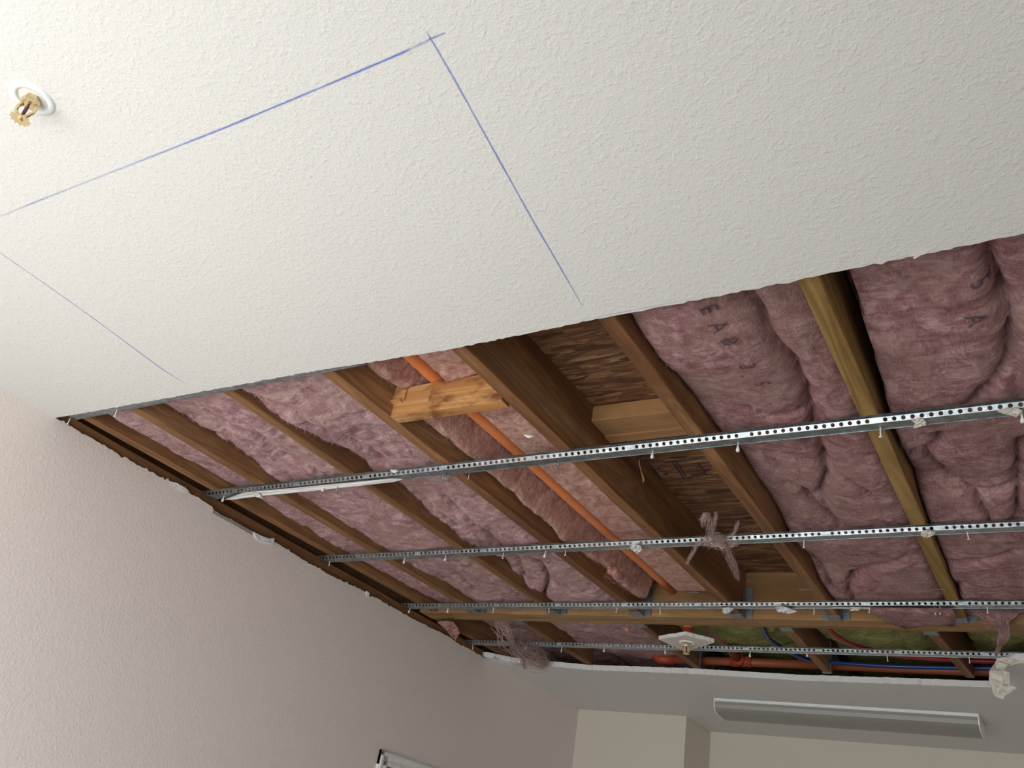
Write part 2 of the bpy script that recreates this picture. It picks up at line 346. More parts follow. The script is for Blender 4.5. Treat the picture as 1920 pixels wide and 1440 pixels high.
mb = MB(); kx = wx(y0d+.85); mb.lathe([(0, .99), (.02, .992), (.028, 1.0), (.02, 1.02), (0, 1.028)], kx+.05, y0d+.85); mb.tube([(kx+.003, y0d+.85, 1.01), (kx+.05, y0d+.85, 1.01)], .01); mb.build('door_handle', M['steel'], door, True)

# ------------------------------------------------------------------ blue chalk lines on the ceiling
def chalk(pts, w, label, seed):
    r = random.Random(seed); P = []
    for (a, sa), (b, sb) in zip(pts[:-1], pts[1:]):
        n = max(2, int(math.dist(a[:2], b[:2])/.004))
        for i in range(n): P.append((a[0]+(b[0]-a[0])*i/n, a[1]+(b[1]-a[1])*i/n, sa+(sb-sa)*i/n))
    P.append((pts[-1][0][0], pts[-1][0][1], pts[-1][1]))
    vs = []; al = []; prof = [(-1, 0), (-.42, .35), (-.16, 1), (.16, 1), (.42, .3), (1, 0)]
    for i, p in enumerate(P):
        q = P[min(i+1, len(P)-1)]; o = P[max(i-1, 0)]; dx, dy = q[0]-o[0], q[1]-o[1]; L = math.hypot(dx, dy) or 1; nx, ny = -dy/L, dx/L
        j = r.gauss(0, .00015); wd = w*(.8+.4*noise.noise((i*.07, seed, 0)))
        for u_, a_ in prof: vs.append((p[0]+nx*(u_*wd+j), p[1]+ny*(u_*wd+j), CEIL-.0006)); al.append(a_*p[2])
    k = len(prof); mb = MB(); mb.v = vs
    for i in range(len(P)-1):
        for j in range(k-1): mb.f.append((i*k+j, i*k+j+1, (i+1)*k+j+1, (i+1)*k+j)); mb.mi.append(0)
    me = bpy.data.meshes.new('chalk_line'); me.from_pydata(mb.v, [], mb.f); me.materials.append(M['chalk'])
    at = me.attributes.new('a', 'FLOAT', 'POINT'); at.data.foreach_set('value', al)
    o = bpy.data.objects.new('chalk_line', me); C.objects.link(o); o.parent = ceiling; tag(o, label); return o
A_ = [(-1.759,0.569,2.690),(-1.634,0.569,2.690),(-1.399,0.572,2.690),(-1.250,0.574,2.690),(-1.088,0.576,2.690),(-0.871,0.575,2.690),(-0.774,0.574,2.690),(-0.706,0.573,2.690),(-0.691,0.572,2.690),(-0.664,0.571,2.690),(-0.656,0.570,2.690),(-0.631,0.570,2.690)]
chalk(list(zip(A_, (.12, .5, .28, .55, .9, .75, 1.0, .9, .3, .5, .7, .55))), .0042, 'long blue chalk line running past the sprinkler', 1)
A_ = [(-0.655,0.557,2.690),(-0.656,0.570,2.690),(-0.664,0.641,2.690),(-0.685,0.797,2.690),(-0.706,0.958,2.690),(-0.721,1.088,2.690),(-0.736,1.213,2.690)]
chalk(list(zip(A_, (.15, .8, .7, .85, .8, .85, .25))), .0034, 'blue chalk line running down to the cut edge', 2)
A_ = [(-1.876,0.640,2.690),(-1.883,0.784,2.690),(-1.893,0.908,2.690),(-1.907,1.030,2.690),(-1.917,1.124,2.690),(-1.917,1.159,2.690),(-1.916,1.207,2.690)]
chalk(list(zip(A_, (.55, .6, .65, .85, 1.0, .7, .1))), .0036, 'blue chalk line at left, thickest near its end', 3)
A_ = [(-0.748,1.257,2.690),(-0.677,1.256,2.690),(-0.598,1.256,2.690),(-0.491,1.255,2.690)]
chalk(list(zip(A_, (.1, .4, .3, .0))), .003, 'faint blue chalk trace along the cut edge', 4)

# ------------------------------------------------------------------ framing
JB = H(1.029); JT = H(1.213); JW = .039
def board(name, x0, x1, y0, y1, z0, z1, m, label, cat, group=None, bow=0.0, taper=(0, 0), seed=0):
    """sawn board, subdivided along its length, slightly out of true"""
    r = random.Random(seed); along = 'Y' if (y1-y0) > (x1-x0) else 'X'
    L = (y1-y0) if along == 'Y' else (x1-x0); n = max(2, int(L/.06)); mb = MB(); ph = r.uniform(0, 50)
    for i in range(n+1):
        f = i/n; s_ = L*f; e = bow*math.sin(math.pi*f)+.0012*noise.noise((s_*3, ph, 0)); wv = .0008*noise.noise((s_*9, ph, 3))
        sk = taper[0]*(1-f)+taper[1]*f
        ew = .004; 
        prof = [(x0+ew*.6, z0), (x1-ew*.6, z0), (x1, z0+ew*.6), (x1, z1), (x0, z1), (x0, z0+ew*.6)] if along == 'Y' else [(y0+ew*.6, z0), (y1-ew*.6, z0), (y1, z0+ew*.6), (y1, z1), (y0, z1), (y0, z0+ew*.6)]
        for (a, z) in prof:
            if along == 'Y': mb.v.append((a+e+sk, y0+s_, z+wv))
            else: mb.v.append((x0+s_, a+e+sk, z+wv))
    k = 6
    for i in range(n):
        for j in range(k): mb.f.append((i*k+j, i*k+(j+1) % k, (i+1)*k+(j+1) % k, (i+1)*k+j)); mb.mi.append(0)
    mb.f.append(tuple(range(k))); mb.f.append(tuple(n*k+j for j in range(k))); mb.mi += [0, 0]
    return tag(mb.build(name, m), label, cat, group)
beam_y = lambda x: 3.235+.052*(x+2.5)
JX = [-2.535, -2.306, -1.897, -1.532, -1.130, -.751, -.338, .075, .48, .885, 1.29, 1.70]
jl = ['ceiling joist closest to the left wall, beside the dark slot',
      'ceiling joist second from the left wall, before the first wide pink bay',
      'brown ceiling joist with fuzzy beige wool hanging over its right side',
      'ceiling joist left of the orange pipe, carrying the stained block',
      'wide brown ceiling joist between the orange pipe and the strand board bay',
      'ceiling joist between the strand board bay and the printed pink batt',
      'yellowish ceiling joist with arched grain, second dark gap at its right',
      'ceiling joist beyond the rightmost pink batt, just past the frame edge',
      'ceiling joist two bays right of the yellowish joist, outside the photo',
      'ceiling joist three bays right of the yellowish joist, outside the photo']
jl += ['ceiling joist four bays right of the yellowish joist, outside the photo', 'ceiling joist five bays right of the yellowish joist, outside the photo']
jl[6] = 'yellowish ceiling joist with arched grain and a dark gap along its right'
joists = []
for i, x in enumerate(JX):
    tp = {2: (0, -.006), 3: (0, .010), 4: (-.016, .02), 5: (0, -.002)}.get(i, (0, 0))
    m = M['wood_yellow'] if i == 6 else M['wood']
    joists.append(board('ceiling_joist', x, x+JW, FRONT+.005, beam_y(x)-.003, JB, JT, m, jl[i], 'joist', None, .003*((i % 3)-1), tp, i+1))
bmb = MB()
def skew_box(mb, x0, x1, f0, f1, z0, z1):
    vs = [(x, fy(x), z) for x in (x0, x1) for fy in (f0, f1) for z in (z0, z1)]
    mb.add(vs, [(0, 1, 3, 2), (4, 6, 7, 5), (0, 4, 5, 1), (2, 3, 7, 6), (0, 2, 6, 4), (1, 5, 7, 3)])
beam = empty('flush_beam', (0, beam_y(0), H(1.0)), 'long pale timber cross beam carrying the joist ends behind the third channel', 'beam')
for i, (a, b) in enumerate(((0, .036), (.0375, .072), (.0735, .108))):
    mb = MB(); skew_box(mb, -2.60, 3.2, lambda x: beam_y(x)+a, lambda x: beam_y(x)+b, H(1.027), JT); mb.build('beam_ply', M['wood_x'], beam, False, .002)
FX = [-2.60, -2.155, -1.575, -.968, -.405, .2, .8]
fl = ['short far joist against the left wall behind the cross beam', 'short far joist beside the hanging grey tuft, behind the cross beam',
      'short far joist ending in front of the cut ceiling, behind the hanging sprinkler square', 'short far joist with the blue tubing bending around it',
      'short far joist nearest the torn white paper flap', 'short far joist right of the torn flap, outside the photo', 'second short far joist right of the torn flap, outside the photo']
for i, x in enumerate(FX):
    board('far_joist', x, x+.036, beam_y(x)+.112, 4.105, H(1.031), H(1.20), M['wood_far'], fl[i], 'joist', None, 0, {4: (-.05, .008)}.get(i, (0, 0)), 30+i)
# metal end straps on two far joists
for i, x in ((2, FX[2]), (3, FX[3])):
    mb = MB(); mb.box(x-.002, x+.039, 4.100, 4.112, H(1.029), H(1.033)); mb.box(x+.0365, x+.0395, 4.088, 4.112, H(1.029), H(1.17))
    tag(mb.build('end_strap', M['steel_dull']), ('thin galvanised strap wrapping the far joist end below the sprinkler square', 'thin galvanised strap wrapping the far joist end beside the blue tubing')[i-2], 'metal strap', 'straps on the far joist ends')
# wall framing
mb = MB()
n = 60
for i in range(n+1):
    y = 1.0+3.4*i/n; z = H(1.034)+.002*noise.noise((y*4, 0, 0)); x = wx(y)-.017
    for (dx, zz) in ((0, H(.86)), (0, z), (-.09, z), (-.09, H(.86))): mb.v.append((x+dx, y, zz))
for i in range(n):
    for j in range(4): mb.f.append((i*4+j, i*4+(j+1) % 4, (i+1)*4+(j+1) % 4, (i+1)*4+j)); mb.mi.append(0)
mb.f += [(0, 1, 2, 3), (n*4, n*4+1, n*4+2, n*4+3)]; mb.mi += [0, 0]
tag(mb.build('top_plate', M['wood']), 'long wooden wall plate exposed along the torn top of the left wall', 'wall plate')
mb = MB(); skew_box(mb, -2.80, -2.715, lambda x: FRONT, lambda x: 5.60, H(.90), H(1.205)); tag(mb.build('rim_board', M['wood_far']), 'dark rim board behind the wall plate over the left wall', 'board')

# subfloor
mb = MB(); mb.box(-2.82, 3.35, FRONT-.1, 5.70, JT+.001, JT+.019); sub = tag(mb.build('subfloor_panel', M['osb'], origin=(0, 0, JT)), 'flaky brown strand board panel seen between two joists above the channels', 'subfloor board')
mb = MB(); mb.box(-3.2, 3.6, -2.1, 5.9, JT+.021, JT+.3); struct('roof_light_block', mb, M['wood_far'])  # unseen box added over the subfloor to keep sun and sky out
# printed stamp on the board
mb = MB()
zb = JT+.0002
def stroke(a, b, w_):
    a = Vector(a); b = Vector(b); d = (b-a).normalized(); nn = Vector((-d.y, d.x, 0))*w_/2
    vs = []
    for z in (zb, zb-.0012):
        for p in (a-nn, a+nn, b+nn, b-nn): vs.append((p.x, p.y, z))
    mb.add(vs, [(0, 1, 2, 3), (7, 6, 5, 4), (0, 4, 5, 1), (1, 5, 6, 2), (2, 6, 7, 3), (3, 7, 4, 0)])
for k in range(4):
    for a, b in zip([(-1.092,2.299,2.903),(-1.082,2.301,2.903),(-1.073,2.306,2.903),(-1.069,2.319,2.903)][k:k+1], [(-1.100,2.452,2.903),(-1.090,2.441,2.903),(-1.079,2.434,2.903),(-1.073,2.419,2.903)][k:k+1]): stroke(a, b, .004)
for a, b in zip([(-0.993,2.307,2.903),(-0.981,2.305,2.903),(-0.918,2.333,2.903)], [(-1.000,2.424,2.903),(-0.989,2.418,2.903),(-0.921,2.423,2.903)]): stroke(a, b, .005)
rs = random.Random(12)
for (p, q, rows) in zip([(-1.054,2.330,2.903),(-1.020,2.317,2.903),(-0.936,2.353,2.903),(-0.911,2.350,2.903)], [(-1.045,2.403,2.903),(-1.022,2.392,2.903),(-0.931,2.417,2.903),(-0.909,2.405,2.903)], (3, 3, 3, 2)):
    for rr in range(rows):
        y = p[1]+(q[1]-p[1])*(rr+.5)/rows; x = p[0]
        while x < q[0]:
            l = rs.uniform(.004, .010); 
            stroke((x, y+rs.uniform(-.004, .004), 0), (x+l, y+rs.uniform(-.004, .004), 0), rs.uniform(.004, .011)); x += l+.004
tag(mb.build('printed_stamp', M['ink'], sub), 'black ink stamp lines on the strand board')
mb = MB(); mb.tube([(-1.080,2.253,2.891),(-1.080,2.260,2.876),(-1.080,2.276,2.861),(-1.080,2.291,2.850),(-1.080,2.297,2.842),(-1.080,2.299,2.835)], [.0025, .0018, .0022, .0045, .006, .003], 8)
tag(mb.build('glue_drip', M['glue'], None, True), 'pale drip of dried glue hanging at the strand board edge under the nearest channel', 'glue drip')

# blocking
bk = empty('blocking_board', (-1.3, 1.57, H(1.03)), 'rust-stained yellow wooden block nailed between joists across the orange pipe', 'blocking')
mb = MB(); mb.box(-1.493, -1.372, 1.553, 1.591, H(1.031), H(1.12)); mb.build('block_board', M['wood_block'], bk, False, .0015)
mb = MB(); mb.box(-1.371, -1.134, 1.551, 1.590, H(1.030), H(1.12)); mb.build('block_board', M['wood_block'], bk, False, .0015)
mb = MB(); mb.box(-1.493, -1.452, 1.545, 1.553, H(1.075), H(1.12)); mb.build('wood_shim', M['wood_block'], bk, False, .001)
mb = MB(); mb.box(-1.495, -1.46, 1.538, 1.553, H(1.068), H(1.075)); mb.build('wood_shim', M['wood_block'], bk, False, .001)
b4 = empty('blocking_board', (-.92, 1.95, H(1.2)), 'pale flat wooden block across the strand board bay, above the nearest channel', 'blocking')
mb = MB(); mb.box(-1.091, -.752, 1.925, 2.012, H(1.163), H(1.212)); mb.build('block_board', M['wood_pale'], b4, False, .002)
mb = MB(); mb.box(-1.091, -.752, 2.013, 2.055, H(1.158), H(1.212)); mb.build('block_board', M['wood_pale'], b4, False, .002)
# hangers
hl = {1: 'steel joist hanger at the beam, leftmost under the third channel', 3: 'steel joist hanger under the joist left of the orange pipe', 4: 'steel joist hanger with tall side flange under the wide brown joist',
      5: 'steel joist hanger under the joist right of the strand board bay', 6: 'steel joist hanger under the yellowish joist', 2: 'steel joist hanger second from the left wall under the third channel', 0: 'steel joist hanger nearest the left wall'}
for i in range(1, 7):
    x = JX[i]+{2: -.006, 3: .010, 4: .02, 5: -.002}.get(i, 0); yb = beam_y(x+.02); r_ = empty('joist_hanger', (x+.02, yb, H(1.02)), hl[i], 'joist hanger', 'joist hangers along the near side of the beam')
    mb = MB(); mb.box(x-.003, x+JW+.003, yb-.055, yb-.001, H(1.0265), H(1.0285)); mb.build('hanger_seat', M['steel_dull'], r_)
    for sx in (x-.0035, x+JW+.0015):
        mb = MB(); mb.add([(sx, yb-.052, H(1.0265)), (sx, yb-.001, H(1.0265)), (sx, yb-.001, H(1.15)), (sx, yb-.022, H(1.15)), (sx+.002, yb-.052, H(1.0265)), (sx+.002, yb-.001, H(1.0265)), (sx+.002, yb-.001, H(1.15)), (sx+.002, yb-.022, H(1.15))], [(0, 1, 2, 3), (7, 6, 5, 4), (0, 4, 5, 1), (1, 5, 6, 2), (2, 6, 7, 3), (3, 7, 4, 0)]); mb.build('hanger_side', M['steel_dull'], r_)
    for a, b in ((x-.030, x-.0035), (x+JW+.0035, x+JW+.030)):
        mb = MB(); mb.add([(a, yb-.004, H(1.03 if a < x else 1.0265)), (b, yb-.004, H(1.0265 if a < x else 1.03)), (b, yb-.004, H(1.15)), (a, yb-.004, H(1.15)), (a, yb-.002, H(1.03)), (b, yb-.002, H(1.03)), (b, yb-.002, H(1.15)), (a, yb-.002, H(1.15))], [(0, 1, 2, 3), (7, 6, 5, 4), (0, 4, 5, 1), (1, 5, 6, 2), (2, 6, 7, 3), (3, 7, 4, 0)])
        for z in (1.055, 1.085, 1.115): mb.lathe([(0, H(z)), (.004, H(z)), (.004, H(z)+.004), (0, H(z)+.004)], (a+b)/2, yb-.005, 8)
        mb.build('hanger_flange', M['steel_dull'], r_)
for i in (1, 2, 3, 4):
    x = FX[i]-(.05 if i == 4 else 0); yb = beam_y(x)+.110
    mb = MB(); mb.box(x-.006, x+.044, yb, yb+.05, H(1.0275), H(1.0295)); mb.box(x-.008, x-.004, yb, yb+.05, H(1.0275), H(1.12)); mb.box(x+.0405, x+.0425, yb, yb+.05, H(1.0275), H(1.12))
    tag(mb.build('joist_hanger', M['steel_dull']), ['', 'steel hanger behind the beam beside the grey hanging tuft', 'steel hanger behind the beam just left of the sprinkler square', 'steel hanger behind the beam beside the blue tubing', 'steel hanger behind the beam by the long pink tail'][i], 'joist hanger', 'joist hangers behind the beam')
# pale marks across joist bottoms
for p, i in zip([(-1.168,3.002,2.718),(-0.759,2.987,2.718),(-0.346,2.998,2.718),(-1.570,3.001,2.718)], (4, 5, 6, 3)):
    mb = MB(); mb.box(p[0]-.021, p[0]+.021, p[1]-.002, p[1]+.002, JB-.0018, JB-.0002); j = mb.build('staple_wire', M['steel'], joists[i])

# ------------------------------------------------------------------ glass wool
class Batt: pass
def interp(L, y): return float(np.interp(y, [p[0] for p in L], [p[1] for p in L]))
def batt(label, x0, x1, y0, y1, lh, rh, m, creases=(), bumps=(), seed=0, bulge=.012, edge=.02, edgew=.006, top=1.198, res=.0065, amp=.010, fn=None, name='insulation_batt', lo=1.034):
    nx = max(8, int((x1-x0)/res)); ny = int((y1-y0)/(res*1.35))
    xs = np.linspace(x0, x1, nx+1); ys = np.linspace(y0, y1, ny+1); X, Y = np.meshgrid(xs, ys)
    T = (X-x0)/(x1-x0)
    Lh = np.interp(Y, [p[0] for p in lh], [p[1] for p in lh]); Rh = np.interp(Y, [p[0] for p in rh], [p[1] for p in rh])
    S = T*T*(3-2*T); Z = Lh*(1-S)+Rh*S-bulge*np.sin(np.pi*T)
    N1 = np.zeros_like(Z); WX = np.zeros_like(Z); WY = np.zeros_like(Z)
    for j in range(ny+1):
        for i in range(nx+1):
            x, y = X[j, i], Y[j, i]; p = (x*7, y*5, seed*3.7)
            n1 = noise.noise(p); wv = noise.noise((x*15+3, y*15, seed)); WX[j, i] = noise.noise((x*11, y*11, seed+20)); WY[j, i] = noise.noise((x*11+50, y*11, seed+20))
            wr = (x*14+2.2*n1, y*6+1.5*wv, seed*1.3)
            rdg = 1-abs(noise.noise(wr))*2
            N1[j, i] = -n1*1.1+wv*.45+max(0, rdg-.55)*1.1+noise.noise((x*60, y*60, seed))*.16
    Z += N1*amp
    for cr in creases:
        P, dep, sg = cr[0], cr[1], cr[2]; D = np.full(Z.shape, 9.)
        XX = X+WX*.010; YY = Y+WY*.010
        for a, b in zip(P[:-1], P[1:]):
            ax, ay = a[0], a[1]; dx, dy = b[0]-ax, b[1]-ay; L2 = dx*dx+dy*dy or 1e-9
            tt = np.clip(((XX-ax)*dx+(YY-ay)*dy)/L2, 0, 1); D = np.minimum(D, np.hypot(XX-ax-tt*dx, YY-ay-tt*dy))
        Z += dep*np.exp(-D/sg)+dep*.35*np.exp(-D/.004)
    for (c, rx, ry, dep) in bumps: Z -= dep*np.exp(-(((X-c[0])/rx)**2+((Y-c[1])/ry)**2))
    if edge: Z += edge*np.exp(-(X-x0)/edgew)+edge*.5*np.exp(-(x1-X)/edgew)
    if fn is not None: Z = fn(X, Y, Z)
    Z = np.where(Z < lo, lo+(Z-lo)*.15, Z); Z = np.minimum(Z, top-.004)
    mb = MB(); k = nx+1
    for j in range(ny+1):
        for i in range(nx+1): mb.v.append((X[j, i], Y[j, i], H(Z[j, i])))
    for j in range(ny):
        for i in range(nx): mb.f.append((j*k+i, j*k+i+1, (j+1)*k+i+1, (j+1)*k+i)); mb.mi.append(0)
    b = len(mb.v)
    ring = [i for i in range(k)]+[j*k+nx for j in range(1, ny+1)]+[ny*k+i for i in range(nx-1, -1, -1)]+[j*k for j in range(ny-1, 0, -1)]
    for q in ring: v_ = mb.v[q]; mb.v.append((v_[0], v_[1], H(top)))
    R = len(ring)
    for q in range(R): mb.f.append((ring[q], ring[(q+1) % R], b+(q+1) % R, b+q)); mb.mi.append(0)
    mb.f.append(tuple(b+q for q in range(R))); mb.mi.append(0)
    o = tag(mb.build(name, m, None, True), label, 'insulation')
    B = Batt(); B.o = o; B.x0, B.y0 = x0, y0; B.dx = (x1-x0)/nx; B.dy = (y1-y0)/ny; B.Z = Z; B.nx = nx; B.ny = ny
    return B
def surf(B, x, y):
    u_ = min(max((x-B.x0)/B.dx, 0), B.nx-.001); v_ = min(max((y-B.y0)/B.dy, 0), B.ny-.001); i, j = int(u_), int(v_); a, b = u_-i, v_-j; Z = B.Z
    return (Z[j, i]*(1-a)+Z[j, i+1]*a)*(1-b)+(Z[j+1, i]*(1-a)+Z[j+1, i+1]*a)*b
e = .0015
YE = 3.20
# bay 0, slot by the wall
batt('dark narrow strip of pink glass wool in the slot closest to the left wall', JX[0]+JW+e, JX[1]-e, 1.1, YE, [(1, 1.060), (1.4, 1.052), (2, 1.062), (2.6, 1.052), (3.3, 1.060)], [(1, 1.06), (1.5, 1.075), (2, 1.06), (2.6, 1.075), (3.3, 1.05)], M['pink'], seed=1, amp=.010, bulge=.0,
     creases=[([(-2.574,1.387,2.770),(-2.569,1.695,2.770),(-2.529,2.020,2.770),(-2.590,2.620,2.770)], .015, .02)])
# bay 1
J1 = [(1.1, 1.075), (1.394, 1.085), (1.577, 1.082), (1.706, 1.081), (1.9, 1.066), (2.051, 1.064), (2.254, 1.050), (2.452, 1.045), (2.8, 1.05), (3.2, 1.06)]
B1 = batt('pink glass wool batt between the second and third joists from the left wall', JX[1]+JW+e, JX[2]-.010, 1.1, YE, J1, [(1, 1.05), (1.5, 1.045), (2, 1.06), (2.5, 1.045), (3.2, 1.07)], M['pink'], seed=2, amp=.014,
     creases=[([(-2.217,1.465,2.760),(-2.175,1.582,2.760),(-2.146,1.721,2.760),(-2.182,1.942,2.760)], .020, .012), ([(-2.052,1.556,2.760),(-2.065,1.738,2.760),(-2.012,1.888,2.760)], .016, .010), ([(-2.402,2.243,2.760),(-2.325,2.443,2.760),(-2.247,2.625,2.760),(-2.202,2.913,2.760)], .02, .012), ([(-2.383,2.381,2.760),(-2.442,2.733,2.760),(-2.361,2.938,2.760)], .02, .012), ([(-2.114,2.821,2.760),(-2.159,3.016,2.760),(-2.094,3.088,2.760)], .03, .012)])
# bay 2
J2 = [(1.1, 1.05), (1.353, 1.045), (1.519, 1.045), (1.703, 1.081), (1.867, 1.10), (1.908, 1.075), (2.04, 1.085), (2.146, 1.073), (2.281, 1.059), (2.449, 1.050), (2.555, 1.057), (2.735, 1.085), (2.813, 1.061), (2.958, 1.045), (3.2, 1.05)]
B2 = batt('shaggy beige-pink glass wool batt bulging over the joist with fuzzy wool', JX[2]+JW+e, JX[3]-.004, 1.1, YE, J2, [(1, 1.07), (2, 1.06), (3.2, 1.05)], M['pink'], seed=3, amp=.015, edge=.012,
     creases=[([(-1.828,1.378,2.760),(-1.786,1.487,2.760),(-1.773,1.662,2.760),(-1.775,1.874,2.760)], .035, .016), ([(-1.821,2.007,2.760),(-1.824,2.181,2.760),(-1.790,2.401,2.760),(-1.772,2.559,2.760)], .018, .010), ([(-1.716,2.153,2.760),(-1.712,2.387,2.760),(-1.767,2.669,2.760),(-1.840,2.901,2.760)], .030, .014), ([(-1.655,2.681,2.750),(-1.733,2.910,2.750),(-1.879,3.134,2.750)], .04, .010), ([(-1.742,2.929,2.750),(-1.679,3.040,2.750),(-1.593,3.011,2.750)], .025, .008)],
     bumps=[((-1.797,1.596,2.750), .10, .22, .018), ((-1.717,3.095,2.740), .10, .05, .015)])
# bay 3 with the pipe
J3 = [(1.1, 1.09), (1.455, 1.093), (1.539, 1.102), (1.677, 1.079), (1.741, 1.073), (1.826, 1.071), (1.999, 1.058), (2.103, 1.060), (2.322, 1.06), (2.518, 1.052), (2.7, 1.06), (2.919, 1.084), (3.042, 1.069), (3.2, 1.073)]
PX_, PZ = -1.372, 1.146
def groove(X, Y, Z):
    d = X-PX_
    Z = np.where(d > -.022, np.maximum(Z, 1.10+.02*np.exp(-np.abs(d)/.02)), Z)
    Z = np.maximum(Z, np.where(np.abs(d) < .040, 1.166, 1.166-(np.abs(d)-.040)*3.4))
    bl = np.clip(1-(np.abs(Y-1.571)-.028)/.03, 0, 1); return np.maximum(Z, bl*1.126)
B3 = batt('pink glass wool batt parted by the orange pipe', JX[3]+JW+e+.010, JX[4]-.014, 1.1, YE, J3, [(1, 1.11), (3.2, 1.10)], M['pink_brown'], seed=4, amp=.013, fn=groove, bulge=.0,
     creases=[([(-1.485,1.740,2.770),(-1.478,1.916,2.770),(-1.466,2.153,2.770)], .02, .010), ([(-1.477,2.172,2.770),(-1.467,2.372,2.770),(-1.499,2.720,2.770)], .02, .010), ([(-1.410,2.812,2.760),(-1.375,2.929,2.760),(-1.397,3.112,2.760)], .03, .010)])
# bay 5
J5 = [(1.1, 1.06), (1.373, 1.065), (1.427, 1.057), (1.514, 1.056), (1.626, 1.077), (1.734, 1.086), (1.916, 1.085), (2.105, 1.111), (2.251, 1.104), (2.392, 1.099), (2.505, 1.086), (2.619, 1.060), (2.845, 1.083), (2.963, 1.045), (3.2, 1.05)]
B5 = batt('large bulging pink batt printed 3.5 between strand board bay and yellowish joist', JX[5]+JW+e, JX[6]-e, 1.1, YE, J5, [(1, 1.085), (1.5, 1.065), (2, 1.05), (2.6, 1.045), (3.2, 1.045)], M['pink_deep'], seed=5, amp=.007, bulge=.020, edge=.022, edgew=.010,
     creases=[([(-0.458,1.318,2.750),(-0.452,1.356,2.750),(-0.445,1.414,2.750),(-0.445,1.546,2.750),(-0.430,1.638,2.750),(-0.435,1.730,2.750),(-0.462,1.878,2.750),(-0.477,1.988,2.750)], .045, .016), ([(-0.477,1.988,2.750),(-0.487,2.108,2.750),(-0.506,2.220,2.750),(-0.560,2.355,2.750)], .04, .014), ([(-0.682,2.084,2.760),(-0.596,2.081,2.760),(-0.533,2.107,2.760),(-0.491,2.128,2.760)], .03, .012),
              ([(-0.622,2.268,2.760),(-0.590,2.298,2.760),(-0.587,2.374,2.760),(-0.562,2.455,2.760),(-0.536,2.540,2.760)], .035, .012), ([(-0.483,2.109,2.750),(-0.440,2.232,2.750),(-0.398,2.291,2.750)], .018, .014), ([(-0.553,2.356,2.750),(-0.545,2.514,2.750),(-0.444,2.527,2.750)], .02, .012),
              ([(-0.615,2.973,2.750),(-0.544,2.875,2.750),(-0.463,2.786,2.750),(-0.387,2.747,2.750)], .04, .012), ([(-0.696,2.741,2.750),(-0.684,2.865,2.750),(-0.678,3.023,2.750),(-0.626,3.109,2.750)], .03, .012), ([(-0.638,3.165,2.750),(-0.623,3.026,2.750),(-0.582,2.898,2.750)], .03, .010), ([(-0.591,1.793,2.750),(-0.552,1.835,2.750),(-0.476,1.834,2.750)], .02, .02)],
     bumps=[((-0.575,1.486,2.750), .10, .20, .012), ((-0.487,3.006,2.750), .09, .09, .016)])
# bay 6
J6 = [(1.1, 1.10), (1.378, 1.10), (1.461, 1.093), (1.587, 1.078), (1.727, 1.071), (1.869, 1.055), (1.925, 1.045), (2.145, 1.075), (2.282, 1.10), (2.351, 1.062), (2.493, 1.045), (2.7, 1.047), (3.2, 1.036)]
def gap(X, Y, Z):
    d = X-(JX[6]+JW); g = np.interp(Y, [1.1, 1.5, 1.75, 1.95, 2.1], [.030, .028, .018, .008, 0.0])
    return Z+.11*np.exp(-np.maximum(0, d)/.006)*np.clip(g/.02, 0, 1)+.09*(d < g)
B6 = batt('dusky pink batt filling the rightmost bay beside the yellowish joist', JX[6]+JW+e, JX[7]-e, 1.1, YE, J6, [(1, 1.085), (1.5, 1.075), (2, 1.065), (3.2, 1.05)], M['pink_deep'], seed=6, amp=.006, bulge=.018, fn=gap,
     creases=[([(-0.035,1.324,2.750),(-0.034,1.400,2.750),(-0.031,1.466,2.750),(-0.023,1.528,2.750),(0.009,1.547,2.750)], .05, .014), ([(-0.023,1.528,2.750),(-0.024,1.610,2.750),(-0.036,1.726,2.750),(-0.062,1.805,2.750),(-0.095,1.831,2.750),(-0.120,1.871,2.750)], .04, .016), ([(-0.194,1.981,2.750),(-0.208,2.032,2.750),(-0.242,2.082,2.750),(-0.284,2.118,2.750)], .05, .010),
              ([(-0.244,2.096,2.750),(-0.246,2.187,2.750),(-0.223,2.287,2.750),(-0.161,2.338,2.750),(-0.087,2.327,2.750)], .032, .014), ([(-0.034,2.057,2.750),(-0.053,2.224,2.750),(-0.078,2.483,2.750)], .04, .012), ([(-0.164,2.347,2.750),(-0.153,2.436,2.750),(-0.149,2.528,2.750)], .025, .012),
              ([(-0.300,2.813,2.750),(-0.211,2.794,2.750),(-0.137,2.749,2.750),(-0.106,2.710,2.750)], .045, .010), ([(-0.275,2.967,2.750),(-0.295,3.067,2.750),(-0.311,3.130,2.750)], .03, .008), ([(-0.031,1.646,2.750),(-0.023,1.908,2.750)], .02, .02)],
     bumps=[((-0.194,2.896,2.740), .12, .05, .016)])
# outside-right bays
for i in (7, 8, 9):
    batt(('pink batt in the first bay right of the photo edge', 'pink batt in the second bay right of the photo edge', 'pink batt in the third bay right of the photo edge')[i-7], JX[i]+JW+e, JX[i+1]-e, 1.1, YE, [(1, 1.07), (3.2, 1.06)], [(1, 1.05), (3.2, 1.05)], M['pink_deep'], seed=i, res=.014, amp=.01)
